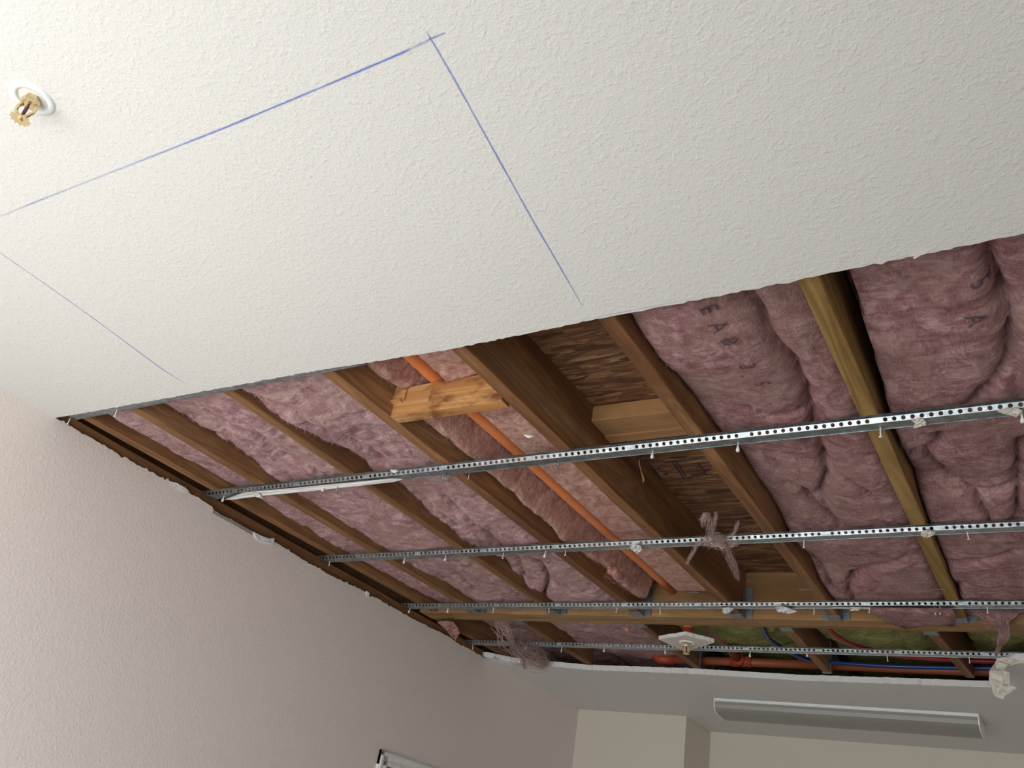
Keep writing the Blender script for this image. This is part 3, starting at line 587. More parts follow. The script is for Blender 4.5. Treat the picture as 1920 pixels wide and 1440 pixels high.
# far bays
batt('dim pink wool behind the beam beside the left wall', FX[0]+.04, FX[1]-.004, 3.36, 4.9, [(3.3, 1.12), (4.9, 1.15)], [(3.3, 1.10), (4.9, 1.15)], M['pink'], seed=11, res=.010, amp=.016)
batt('dim pink wool behind the beam left of the sprinkler square', FX[1]+.044, FX[2]-.014, 3.40, 4.9, [(3.3, 1.09), (3.9, 1.08), (4.3, 1.14), (4.9, 1.15)], [(3.3, 1.07), (4.9, 1.12)], M['pink'], seed=12, res=.010, amp=.012, creases=[([(-2.097,3.747,2.770),(-2.030,3.971,2.770),(-1.820,4.020,2.770)], .02, .014)])
by = [(3.3, 1.11), (3.85, 1.115), (4.1, 1.165), (4.9, 1.17)]
def pipegap(X, Y, Z): return np.where((Y > 4.12), np.maximum(Z, 1.165), Z)
batt('yellow-green glass wool behind the beam right of the sprinkler square', FX[2]+.042, FX[3]-.006, 3.435, 4.9, by, by, M['yellow'], seed=13, res=.010, amp=.018, bulge=.02, fn=pipegap, edge=.03, edgew=.012)
batt('yellow-green glass wool behind the beam crossed by the red tubing', FX[3]+.042, FX[4]-.062, 3.465, 4.9, by, by, M['yellow'], seed=14, res=.010, amp=.018, bulge=.03, fn=pipegap, edge=.03, edgew=.012, creases=[([(-0.485,3.777,2.790),(-0.476,3.850,2.790),(-0.384,3.736,2.790)], .04, .012)])
batt('dark yellow-green glass wool behind the long pink tail', FX[4]+.046, FX[5]-.006, 3.50, 4.9, by, by, M['yellow'], seed=15, res=.012, amp=.02, bulge=.02, fn=pipegap, edge=.03, edgew=.012)

def fringe(B, m, n, sd, y0=1.28, y1=3.15, L=.012):
    r = random.Random(sd); mb = MB()
    for _ in range(n):
        y = r.uniform(y0, y1); x = B.x0+abs(r.gauss(0, .010)); z = H(surf(B, x, y)); d = Vector((-.25-r.random()*.3, r.uniform(-.7, .7), -r.uniform(.2, 1))).normalized(); l = r.uniform(.3, 1)*L
        p = Vector((x+.001, y, z)); q = p+d*l*.5+Vector((.002, r.uniform(-.002, .002), 0)); e2 = p+d*l+Vector((.003, r.uniform(-.004, .004), 0))
        mb.tube([p, q, e2], [.0005, .0004, .0002], 3, caps=False)
    o = mb.build('loose_fibres', m, B.o, True); o.location = Vector(o.location); tag(o, kind='stuff')
fringe(B1, M['pink'], 700, 1); fringe(B2, M['pink'], 1100, 2); fringe(B3, M['pink_brown'], 900, 3); fringe(B5, M['pink_deep'], 700, 5); fringe(B6, M['pink_deep'], 500, 6, 1.95)
# printing on the batts
def print_text(B, txt, at, hgt, rot=0, wscale=1.0, parent=None, off=.0045):
    cu = bpy.data.curves.new('t', 'FONT'); cu.body = txt; cu.size = hgt*1.38; cu.align_x = 'CENTER'; cu.align_y = 'CENTER'; cu.resolution_u = 2; cu.offset = hgt*.02
    to = bpy.data.objects.new('t', cu); C.objects.link(to); dg = bpy.context.evaluated_depsgraph_get(); dg.update()
    me = bpy.data.meshes.new_from_object(to.evaluated_get(dg)); bpy.data.objects.remove(to)
    bm = bmesh.new(); bm.from_mesh(me); bmesh.ops.triangulate(bm, faces=bm.faces)
    for _ in range(3):
        es = [q for q in bm.edges if q.calc_length() > .009]
        if es: bmesh.ops.subdivide_edges(bm, edges=es, cuts=1); bmesh.ops.triangulate(bm, faces=bm.faces)
    cr, sr = math.cos(rot), math.sin(rot)
    for v in bm.verts:
        tx, ty = v.co.x*wscale, v.co.y; tx, ty = tx*cr-ty*sr, tx*sr+ty*cr
        x = at[0]+ty; y = at[1]+tx
        v.co = (x, y, H(surf(B, x, y)-off))
    bm.to_mesh(me); bm.free(); me.materials.clear(); me.materials.append(M['print'])
    o = bpy.data.objects.new('printed_marking', me); C.objects.link(o); o.parent = B.o; o.location = -B.o.location; return o
for s_, p, rr in zip('EAB3.5', [(-0.528,1.347,2.745),(-0.527,1.403,2.745),(-0.522,1.455,2.745),(-0.517,1.560,2.745),(-0.527,1.598,2.745),(-0.512,1.646,2.745)], (0, .1, 0, 0, 0, 0)): print_text(B5, s_, p, .036, rr, .95)
for s_, p in zip('35', [(-0.540,2.678,2.745),(-0.561,2.816,2.745)]): print_text(B5, s_, p, .036, 0, .95)
for s_, p in zip('5A', [(-0.057,1.457,2.750),(-0.077,1.557,2.750)]): print_text(B6, s_, p, .036, .1, .95)

# ------------------------------------------------------------------ pipes and tubes
pipe = empty('sprinkler_pipe', (PX_, 2.2, H(PZ)), 'orange plastic sprinkler pipe running between two joists towards the beam', 'pipe')
def wavy(p, q, n, a, sd): return [(p[0]+(q[0]-p[0])*i/n+a*math.sin(i*1.1+sd), p[1]+(q[1]-p[1])*i/n, p[2]+(q[2]-p[2])*i/n) for i in range(n+1)]
mb = MB(); mb.tube(wavy((PX_-.002, FRONT+.01, H(PZ)), (PX_+.004, beam_y(PX_)-.001, H(PZ)-.006), 26, .002, 0), .0212, 20); mb.build('pipe_run', M['orange'], pipe, True)
rp = random.Random(3); mb = MB(); y = 1.30
while y < 3.1:
    l = rp.uniform(.003, .008); gp = rp.choice((.002, .002, .003, .02, .045)); w_ = rp.uniform(.004, .007); th = math.radians(-132)
    for k in (0,):
        cx_, cz_ = PX_+.0214*math.cos(th), H(PZ-.004)+.0214*math.sin(th); tx, tz = -math.sin(th)*w_/2, math.cos(th)*w_/2
        nx_, nz_ = math.cos(th)*.0008, math.sin(th)*.0008
        vs = [(cx_+s1*tx+s2*nx_, y+yy, cz_+s1*tz+s2*nz_) for s2 in (-1, 1) for s1 in (-1, 1) for yy in (0, l)]
        mb.add(vs, [(0, 1, 3, 2), (4, 6, 7, 5), (0, 4, 5, 1), (2, 3, 7, 6), (0, 2, 6, 4), (1, 5, 7, 3)])
    y += l+gp
mb.build('printed_lettering', M['ink'], pipe)
fp = empty('sprinkler_pipe', (-1.35, 4.0, H(1.12)), 'orange pipe branch with red fittings behind the sprinkler square, near the far cut edge', 'pipe')
FY, FZ = 4.165, 1.085
mb = MB(); mb.tube([(PX_, beam_y(PX_)+.112, H(1.13)), (PX_+.004, 3.8, H(1.12)), (PX_+.01, FY, H(FZ))], .021, 16); mb.build('pipe_run', M['orange_shaded'], fp, True)
mb = MB(); mb.tube([(-1.75, FY, H(FZ)), (-1.0, FY+.02, H(FZ))], .0205, 16); mb.build('pipe_run', M['orange_shaded'], fp, True)
mb = MB(); mb.tube([(-1.79, FY, H(FZ+.06)), (-1.79, FY, H(FZ+.01)), (-1.775, FY, H(FZ)), (-1.70, FY, H(FZ))], .0255, 16); mb.build('elbow_fitting', M['fitting_shaded'], fp, True)
mb = MB(); mb.tube([(-1.41, FY, H(FZ)), (-1.31, FY, H(FZ))], .0265, 16); mb.tube([(-1.362, FY-.05, H(FZ)), (-1.362, FY, H(FZ))], .0265, 16); mb.build('tee_fitting', M['fitting_shaded'], fp, True)
mb = MB(); mb.tube([(-1.0, FY+.02, H(FZ)), (-.42, FY+.03, H(FZ-.004)), (.4, FY+.03, H(FZ))], .0205, 16); mb.build('pipe_run', M['orange_shaded'], fp, True)
def smooth_path(P, n=8):
    P = [Vector(p) for p in P]; o = []
    for i in range(len(P)-1):
        p0, p1, p2, p3 = P[max(i-1, 0)], P[i], P[i+1], P[min(i+2, len(P)-1)]
        for k in range(n):
            t_ = k/n; o.append(.5*((2*p1)+(p2-p0)*t_+(2*p0-5*p1+4*p2-p3)*t_*t_+(3*p1-p0-3*p2+p3)*t_**3))
    return o+[P[-1]]
mb = MB(); mb.tube(smooth_path([(-1.079,3.477,2.780),(-1.093,3.598,2.775),(-1.111,3.749,2.770),(-1.086,3.840,2.760),(-1.045,3.925,2.750),(-1.008,4.006,2.750),(-0.963,4.056,2.760),(-0.839,4.113,2.765),(-0.623,4.131,2.765),(-0.276,4.114,2.765),(-0.052,4.110,2.765)]), .0095, 12); tag(mb.build('water_tube', M['blue_tube'], None, True), 'dark blue water tube curving round the far joist and along the cut edge', 'tube')
mb = MB(); mb.tube(smooth_path([(-0.835,3.493,2.775),(-0.832,3.574,2.770),(-0.802,3.713,2.760),(-0.764,3.809,2.760),(-0.689,3.907,2.765),(-0.600,3.989,2.770),(-0.442,4.022,2.770),(-0.287,4.030,2.770),(-0.047,4.027,2.770)]), .0095, 12); tag(mb.build('water_tube', M['red_tube'], None, True), 'dark red water tube crossing the yellow-green wool', 'tube')

# ------------------------------------------------------------------ perforated resilient channels
def channel(name_label, y0f, x0, x1, screws, seed=0, flat=.031, fl=.0125, tilt=.0):
    """y0f(x): near edge of the mounting flange. Flange on the joists, sloped web with punched holes, wide face flange."""
    rc = random.Random(seed); pitch = .0189; n = int((x1-x0)/pitch); th = .0009
    zt_, zb_ = H(1.0283), H(1.0172)
    def ln(x): # profile across (dy, z)
        s_ = .0012*noise.noise((x*2, seed, 0)); return s_
    mb = MB()
    skip = set(); k = rc.randint(8, 16)
    while k < n: skip.add(k); k += 16
    webl = math.hypot(.0065, zt_-zb_)
    for i in range(n):
        xa, xb = x0+i*pitch, x0+(i+1)*pitch
        def P(x, a, lay=0):   # a in 0..1 across the web
            y = y0f(x)+fl+.0065*a+ln(x); z = zt_+(zb_-zt_)*a
            return (x, y+lay*th*.86, z+lay*th*.5)
        for lay in (0, 1):
            if i in skip:
                q = [P(xa, 0, lay), P(xb, 0, lay), P(xb, 1, lay), P(xa, 1, lay)]; mb.add(q, [(0, 1, 2, 3)])
            else:
                xc = (xa+xb)/2; rx = .0049; ra = min(.43, rx/webl); ring = [P(xc+rx*math.cos(2*math.pi*(j+.5)/12), .5+ra*math.sin(2*math.pi*(j+.5)/12), lay) for j in range(12)]
                # outer: 12 points round the cell border
                outp = []
                for j in range(12):
                    a_ = 2*math.pi*(j+.5)/12; cx_, sy_ = math.cos(a_), math.sin(a_); m_ = max(abs(cx_), abs(sy_)); outp.append(P(xc+pitch/2*cx_/m_, .5+.5*sy_/m_, lay))
                b_ = len(mb.v); mb.v += ring+outp
                for j in range(12): mb.f.append((b_+j, b_+(j+1) % 12, b_+12+(j+1) % 12, b_+12+j)); mb.mi.append(0)
                if lay == 0: r0 = b_
                else:
                    for j in range(12): mb.f.append((r0+j, r0+(j+1) % 12, b_+(j+1) % 12, b_+j)); mb.mi.append(0)
                corners = [P(xa, 0, lay), P(xb, 0, lay), P(xb, 1, lay), P(xa, 1, lay)]
                # corner triangles
                for cpt, j in ((corners[2], 1), (corners[3], 4), (corners[0], 7), (corners[1], 10)):
                    q = len(mb.v); mb.v.append(cpt); mb.f.append((b_+12+j % 12, b_+12+(j+0) % 12, q)) if False else mb.f.append((b_+12+(j) % 12, q, b_+12+(j+1) % 12) if False else (b_+12+j, b_+12+(j+12-0) % 12, q)) if False else None
                    mb.f.append((b_+12+j % 12, b_+12+((j+0) % 12), q)) if False else None
                    # nearest border samples either side of the corner
                    mb.f.append((b_+12+j, q, b_+12+((j-1) % 12))) ; mb.mi.append(0)
                    mb.f.append((b_+12+j, q, b_+12+((j+1) % 12))) ; mb.mi.append(0)
    # flanges
    m_ = max(2, int((x1-x0)/.05))
    for i in range(m_):
        xa, xb = x0+(x1-x0)*i/m_, x0+(x1-x0)*(i+1)/m_
        for (d0, d1, z0, z1) in ((0, fl, zt_-th*.2, zt_-th*.2), (fl+.0065, fl+.0065+flat, zb_, zb_+tilt*.2)):
            vs = []
            for x in (xa, xb):
                s_ = ln(x); vs += [(x, y0f(x)+d0+s_, z0), (x, y0f(x)+d1+s_, z1), (x, y0f(x)+d1+s_, z1+th), (x, y0f(x)+d0+s_, z0+th)]
            mb.add(vs, [(0, 1, 5, 4), (1, 2, 6, 5), (2, 3, 7, 6), (3, 0, 4, 7)])
            if d0 > 0: # rolled lip on the free edge
                vs = []
                for x in (xa, xb):
                    s_ = ln(x); vs += [(x, y0f(x)+d1+s_-th, z1-.0008), (x, y0f(x)+d1+s_+.001, z1-.0008), (x, y0f(x)+d1+s_+.001, z1+.003), (x, y0f(x)+d1+s_-th, z1+.003)]
                mb.add(vs, [(0, 1, 5, 4), (1, 2, 6, 5), (2, 3, 7, 6), (3, 0, 4, 7)])
    me = bpy.data.meshes.new('resilient_channel'); org = ((x0+x1)/2, y0f((x0+x1)/2), zb_)
    me.from_pydata([(v[0]-org[0], v[1]-org[1], v[2]-org[2]) for v in mb.v], [], mb.f); me.materials.append(M['steel']); me.validate()
    o = bpy.data.objects.new('resilient_channel', me); C.objects.link(o); o.location = org
    tag(o, name_label, 'metal channel', 'perforated channels crossing the joists')
    for (px_, kind) in screws:
        y = y0f(px_)+fl+.0065+flat*rc.uniform(.45, .75); L = rc.uniform(.015, .024); tx, ty = rc.uniform(-.003, .003), rc.uniform(-.003, .003)
        s_ = MB(); s_.tube([(px_, y, zb_+.004), (px_+tx*.5, y+ty*.5, zb_-L*.5), (px_+tx, y+ty, zb_-L)], [.0016, .0016, .0016], 6)
        s_.tube([(px_+tx, y+ty, zb_-L), (px_+tx, y+ty, zb_-L-.0018), (px_+tx, y+ty, zb_-L-.0026)], [.0018, .0042, .0042], 8)
        if kind == 'p':
            s_.tube([(px_, y, zb_-.006), (px_+tx, y+ty, zb_-L*.6), (px_+tx, y+ty, zb_-L)], [.0018, .003, .0052], 7)
        s_.build('drywall_screw', M['gypsum'] if kind != 'm' else M['steel'], o, True)
    return o
def line(xa, ya, xb, yb): return lambda x: ya+(yb-ya)*(x-xa)/(xb-xa)
def scr(P, kinds): return [(p[0], k) for p, k in zip(P, kinds)]
XR = 2.4
c1 = channel('resilient steel channel nearest the camera, brightest at its right end', line(-2.54, 1.850, -.24, 1.823), wx(1.87)-.003, XR,
    scr([(-2.497,1.886,2.706),(-2.016,1.887,2.706),(-1.957,1.889,2.706),(-1.533,1.902,2.706),(-1.520,1.904,2.706),(-1.439,1.901,2.706),(-1.133,1.896,2.706),(-0.857,1.858,2.706),(-0.633,1.864,2.706),(-0.305,1.858,2.706),(-0.027,1.855,2.706)], 'ppmmmmmppwp')+[(.4, 'w'), (.8, 'w')], 2)
c2 = channel('second resilient steel channel, with the hairy pink tuft on it', line(-2.6, 2.494, -.35, 2.464), wx(2.5)-.001, XR,
    scr([(-2.557,2.515,2.706),(-2.163,2.525,2.706),(-1.965,2.536,2.706),(-1.706,2.505,2.706),(-1.526,2.528,2.706),(-1.451,2.530,2.706),(-0.640,2.498,2.706),(-0.204,2.478,2.706)], 'wppwpwww')+[(.4, 'w')], 3)
c3 = channel('third resilient steel channel, just under the cross beam', line(-2.6, 3.104, -.1, 3.108), wx(3.1)-.001, XR,
    scr([(-2.586,3.136,2.706),(-2.369,3.145,2.706),(-2.126,3.153,2.706),(-1.853,3.162,2.706),(-1.539,3.163,2.706),(-1.355,3.157,2.706),(-0.768,3.159,2.706),(-0.582,3.160,2.706),(-0.378,3.161,2.706),(-0.360,3.161,2.706),(-0.220,3.156,2.706)], 'ppwwwwwwwww')+[(.4, 'w')], 4)
c4 = channel('farthest resilient steel channel, passing behind the sprinkler square', line(-2.6, 3.688, -.1, 3.704), wx(3.7)-.001, XR,
    scr([(-2.614,3.721,2.706),(-2.302,3.746,2.706),(-2.096,3.758,2.706),(-1.870,3.768,2.706),(-1.570,3.778,2.706),(-1.180,3.762,2.706),(-0.945,3.765,2.706),(-0.634,3.783,2.706),(-0.343,3.814,2.706)], 'wwwppppww')+[(.4, 'w')], 5)
A_ = [(-2.564,1.296,2.706),(-1.515,1.296,2.706)]
c0 = channel('partly hidden steel channel peeping out along the near cut edge', line(A_[0][0], A_[0][1]-.050, A_[1][0], A_[1][1]-.050-.004), wx(1.25)+.02, -1.36,
    scr([(-2.549,1.282,2.706),(-2.314,1.284,2.706)], 'ww'), 6)

# ------------------------------------------------------------------ scraps stuck to channels and edges
def scrap(label, pts, nrm=(0, -.6, -1), th=.002, cr=.004, seed=0, m=None, name='drywall_scrap', cat='drywall scrap'):
    return tag(flat_poly(name, pts, nrm, th, m or M['paper'], None, cr, seed), label, cat)
G = 1.0155
scrap('torn drywall paper scrap with a hole on the nearest channel, left of the edge one', [(-0.237,1.838,2.703),(-0.221,1.829,2.703),(-0.211,1.837,2.703),(-0.209,1.852,2.703),(-0.213,1.866,2.703),(-0.223,1.869,2.703),(-0.239,1.873,2.703),(-0.232,1.854,2.703)], seed=1)
scrap('largest torn drywall scrap on the nearest channel, at the photo edge', [(-0.071,1.834,2.703),(-0.054,1.827,2.703),(-0.037,1.826,2.703),(-0.025,1.843,2.703),(-0.029,1.859,2.703),(-0.038,1.870,2.703),(-0.047,1.859,2.703),(-0.061,1.848,2.703)], seed=2)
scrap('white crumpled scrap on the second channel above the orange pipe', [(-1.192,2.481,2.700),(-1.170,2.469,2.700),(-1.154,2.485,2.700),(-1.164,2.517,2.700),(-1.185,2.544,2.700),(-1.199,2.563,2.700),(-1.197,2.533,2.700),(-1.200,2.509,2.700)], seed=3, cr=.007, m=M['gypsum'])
scrap('pale torn scrap on the second channel by the yellowish joist', [(-0.314,2.468,2.700),(-0.298,2.455,2.700),(-0.279,2.473,2.700),(-0.288,2.495,2.700),(-0.308,2.512,2.700),(-0.319,2.495,2.700)], seed=4, cr=.006)
scrap('white torn sliver in the hairy tuft on the second channel', [(-0.923,2.477,2.700),(-0.899,2.489,2.700),(-0.879,2.504,2.700),(-0.890,2.526,2.700),(-0.902,2.543,2.700),(-0.907,2.515,2.700),(-0.919,2.500,2.700)], seed=5, cr=.005, m=M['gypsum'])
scrap('small white chip under the third channel near the tall hanger flange', [(-1.096,3.120,2.698),(-1.069,3.108,2.698),(-1.055,3.127,2.698),(-1.080,3.165,2.698),(-1.109,3.191,2.698),(-1.111,3.165,2.698)], seed=6, cr=.007, m=M['gypsum'])
scrap('wider white chip under the third channel, right of the tall hanger flange', [(-0.896,3.109,2.698),(-0.870,3.098,2.698),(-0.850,3.122,2.698),(-0.833,3.158,2.698),(-0.853,3.177,2.698),(-0.868,3.190,2.698),(-0.888,3.165,2.698),(-0.904,3.158,2.698)], seed=7, cr=.007, m=M['gypsum'])
scrap('square pale chip under the third channel between two right hangers', [(-0.642,3.118,2.700),(-0.604,3.118,2.700),(-0.619,3.159,2.700),(-0.634,3.153,2.700),(-0.649,3.159,2.700)], seed=8, cr=.004)
scrap('thin cream paper strip along the right part of the third channel', [(-0.704,3.131,2.704),(-0.530,3.138,2.704),(-0.348,3.145,2.704),(-0.332,3.156,2.704),(-0.351,3.168,2.704),(-0.532,3.153,2.704),(-0.708,3.146,2.704)], seed=9, cr=.0008)
scrap('long white drywall paper strip hanging along the nearest channel at left', [(-2.508,1.898,2.700),(-2.375,1.860,2.700),(-2.319,1.857,2.700),(-2.110,1.862,2.700),(-1.923,1.862,2.700),(-1.716,1.863,2.700),(-1.680,1.874,2.700),(-1.723,1.885,2.700),(-1.947,1.890,2.700),(-2.177,1.894,2.700),(-2.342,1.893,2.700),(-2.459,1.902,2.700)], seed=10, cr=.002, m=M['gypsum'])
scrap('small torn chip at the left end of the paper strip', [(-2.314,1.846,2.695),(-2.298,1.871,2.695),(-2.319,1.908,2.695),(-2.335,1.888,2.695)], seed=11, cr=.004, m=M['gypsum'])
scrap('beige torn paper piece hanging between the beam and the left wall', [(-2.533,3.293,2.690),(-2.465,3.275,2.690),(-2.439,3.291,2.690),(-2.478,3.391,2.690),(-2.521,3.470,2.690),(-2.628,3.592,2.690),(-2.607,3.518,2.690),(-2.569,3.429,2.690)], seed=12, cr=.010, m=M['pink_brown'])
scrap('ragged white plaster piece where the far cut edge meets the left wall', [(-2.638,3.918,2.689),(-2.589,3.903,2.689),(-2.571,3.973,2.689),(-2.517,3.998,2.689),(-2.574,4.067,2.689),(-2.626,4.041,2.689),(-2.646,3.991,2.689)], seed=13, cr=.002, m=M['gypsum'])
scrap('tiny white sliver curling from the near cut edge at right', [(-0.141,1.257,2.689),(-0.130,1.249,2.689),(-0.115,1.247,2.689),(-0.121,1.253,2.689),(-0.131,1.255,2.689),(-0.138,1.261,2.689)], seed=14, cr=.001)
fl_ = empty('paper_flap', (-0.237,3.802,2.690), 'large torn cream paper flap hanging from the cut corner at lower right', 'torn paper')
for sd_, P in ((15, [(-0.254,3.720,2.685),(-0.235,3.720,2.702),(-0.184,3.720,2.707),(-0.150,3.720,2.706),(-0.153,3.720,2.684),(-0.196,3.720,2.677),(-0.221,3.720,2.669),(-0.230,3.720,2.655),(-0.254,3.720,2.660)]), (16, [(-0.276,3.700,2.646),(-0.232,3.700,2.650),(-0.210,3.700,2.641),(-0.214,3.700,2.606),(-0.213,3.700,2.599),(-0.191,3.700,2.588),(-0.214,3.700,2.572),(-0.234,3.700,2.560),(-0.239,3.700,2.547),(-0.257,3.700,2.552),(-0.270,3.700,2.560),(-0.274,3.700,2.594),(-0.280,3.700,2.615)])):
    flat_poly('flap_sheet', P, (0, -1, -.2), .0025, M['paper'], fl_, .006, sd_)
for k, (p, l) in enumerate(zip([(-1.699,1.847,2.718),(-1.622,2.493,2.718),(-1.156,1.733,2.718)], ('white plaster smear on the joist left of the orange pipe', 'x', 'tiny white crumb on the wide brown joist'))):
    if l == 'x': continue
    mb = MB(); rr = random.Random(k); mb.tube([(p[0]-.012, p[1]-.006, p[2]-.001), (p[0], p[1], p[2]-.004), (p[0]+.012, p[1]+.004, p[2]-.001)], [.002, .005, .002], 7); tag(mb.build('plaster_crumb', M['gypsum'], None, True), l, 'plaster crumb')

# ------------------------------------------------------------------ loose wool tufts
def tuft(label, path, rad, n, m, seed, thick=.0006, curl=.010, core=None):
    r = random.Random(seed); P = smooth_path(path, 6); mb = MB(); N = len(P)
    def R(i): return float(np.interp(i/(N-1), np.linspace(0, 1, len(rad)), rad))
    if core:
        pts = [tuple(p+Vector((noise.noise((i*.4, seed, 0)), noise.noise((i*.4, seed, 5)), noise.noise((i*.4, seed, 9))))*R(i)*.4) for i, p in enumerate(P)]
        mb.tube(pts, [max(.0008, R(i)*core*(1+.5*noise.noise((i*.7, seed, 2)))) for i in range(N)], 9)
    for k in range(n):
        a = r.randint(0, max(0, N-6)); b = min(N-1, a+r.randint(4, N)); ph = r.uniform(0, 6.28); q = r.uniform(.2, 1.15); off = r.uniform(0, 40); pts = []
        for i in range(a, b+1):
            rr = R(i)*q; nn = Vector((noise.noise((i*.22, off, 0)), noise.noise((i*.22, off, 7)), noise.noise((i*.22, off, 13))))
            pts.append(P[i]+Vector((math.cos(ph)*rr, math.sin(ph)*rr*.7, math.sin(ph*1.7)*rr))+nn*curl)
        if len(pts) > 2: mb.tube(pts, [thick*(1.3-.9*i/len(pts)) for i in range(len(pts))], 4, caps=False)
    return tag(mb.build('wool_tuft', m, None, True), label, 'insulation tuft')
D = 1.0
tf = empty('wool_tuft', (-0.912,2.452,2.700), 'hairy pink wool tuft with straggling strands hooked on the second channel', 'insulation tuft')
def tpart(*a, **k):
    o = tuft('', *a, **k); 
    for q in ('label', 'category'):
        if q in o: del o[q]
    o.name = 'wool_strand_bundle'; o.parent = tf; o.location = Vector(o.location)-tf.location; return o
tpart([(-0.892,2.395,2.694),(-0.897,2.438,2.694),(-0.890,2.461,2.694),(-0.878,2.467,2.694)], [.012, .022, .020, .010], 170, M['pale'], 1, thick=.0004, curl=.020)
tpart([(-0.902,2.367,2.700),(-0.881,2.303,2.700),(-0.857,2.271,2.700),(-0.862,2.310,2.700),(-0.888,2.402,2.700)], [.002, .004, .006, .009, .014], 45, M['pale'], 2, thick=.0004, curl=.012)
tpart([(-0.889,2.411,2.700),(-0.859,2.339,2.700),(-0.837,2.293,2.700),(-0.826,2.256,2.700)], [.010, .005, .003, .001], 22, M['pale'], 7, thick=.0004, curl=.012)
tpart([(-0.897,2.419,2.690),(-0.932,2.442,2.690),(-0.958,2.475,2.690),(-0.994,2.536,2.690),(-1.052,2.633,2.690)], [.012, .014, .009, .004, .001], 55, M['pale'], 3, thick=.0004, curl=.010)
tpart([(-0.886,2.465,2.690),(-0.883,2.528,2.690),(-0.894,2.602,2.690),(-0.908,2.689,2.690),(-0.929,2.785,2.690)], [.010, .012, .011, .009, .003], 110, M['pale'], 4, thick=.0004, curl=.012)
tpart([(-0.876,2.470,2.695),(-0.838,2.430,2.695),(-0.809,2.383,2.695),(-0.780,2.321,2.695)], [.010, .009, .006, .002], 26, M['pale'], 5, thick=.0004, curl=.012)
tpart([(-0.879,2.465,2.690),(-0.859,2.494,2.690),(-0.828,2.462,2.690)], [.010, .010, .005], 26, M['pale'], 6, thick=.0004, curl=.014)
tuft('wispy grey-pink tuft trailing over the farthest channel and the cut edge', [(-2.299,3.434,2.730),(-2.277,3.485,2.690),(-2.327,3.646,2.690),(-2.330,3.786,2.685),(-2.323,3.913,2.680),(-2.329,3.995,2.675)], [.03, .04, .045, .05, .04, .02], 240, M['pale'], 8, thick=.0007, curl=.03)
tuft('thin wool streamer hanging below the far cut edge at left', [(-2.254,3.450,2.725),(-2.269,3.536,2.690),(-2.334,3.702,2.685),(-2.381,3.851,2.675),(-2.460,4.015,2.665)], [.008, .013, .014, .012, .004], 90, M['pale'], 9, core=.4, curl=.012)
tuft('small pink wool wisp under the beam left of the sprinkler square', [(-1.651,3.448,2.720),(-1.613,3.411,2.700),(-1.614,3.439,2.690)], [.010, .012, .002], 40, M['pink_brown'], 10, core=.6)
tl = empty('wool_tuft', (-0.191,3.240,2.690), 'long pink wool tail hanging over the right end of the beam', 'insulation tuft')
flat_poly('tail_sheet', [(-0.305,3.300,2.754),(-0.217,3.300,2.756),(-0.119,3.300,2.756),(-0.123,3.300,2.741),(-0.152,3.300,2.727),(-0.168,3.300,2.712),(-0.176,3.300,2.696),(-0.179,3.300,2.680),(-0.188,3.300,2.667),(-0.194,3.300,2.653),(-0.204,3.300,2.637),(-0.213,3.300,2.619),(-0.219,3.300,2.606),(-0.218,3.300,2.620),(-0.210,3.300,2.640),(-0.201,3.300,2.660),(-0.198,3.300,2.678),(-0.204,3.300,2.694),(-0.225,3.300,2.708),(-0.248,3.300,2.725),(-0.271,3.300,2.739)], (0, -1, -.3), .012, M['pink'], tl, .005, 31, True)
def tpart2(*a, **k):
    o = tuft('', *a, **k)
    for q in ('label', 'category'):
        if q in o: del o[q]
    o.name = 'wool_strand_bundle'; o.parent = tl; o.location = Vector(o.location)-tl.location
tpart2([(-0.234,3.290,2.740),(-0.201,3.290,2.714),(-0.188,3.290,2.686),(-0.189,3.290,2.661),(-0.207,3.290,2.628),(-0.219,3.290,2.597)], [.05, .035, .016, .012, .007, .002], 160, M['pink'], 11, thick=.0005, curl=.008)
tpart2([(-0.315,3.290,2.749),(-0.250,3.290,2.740),(-0.186,3.290,2.740),(-0.115,3.290,2.745)], [.012, .02, .02, .012], 120, M['pink'], 14, thick=.0005, curl=.01)
tag(flat_poly('insulation_flap', [(-0.574,3.118,2.698),(-0.459,3.119,2.698),(-0.321,3.131,2.698),(-0.320,3.210,2.698),(-0.336,3.293,2.698),(-0.401,3.282,2.698),(-0.499,3.328,2.698),(-0.544,3.260,2.698),(-0.564,3.182,2.698)], (0, -.3, -1), .012, M['pink_deep'], None, .006, 21, True), 'sagging pink wool flap under the third channel in front of the beam', 'insulation')
tuft('matted wool lump by the pipe where it meets the second channel', [(-1.411,2.774,2.730),(-1.397,2.815,2.730),(-1.398,2.890,2.730),(-1.404,2.961,2.730)], [.018, .025, .022, .012], 90, M['pink_brown'], 15, core=.75, curl=.01)

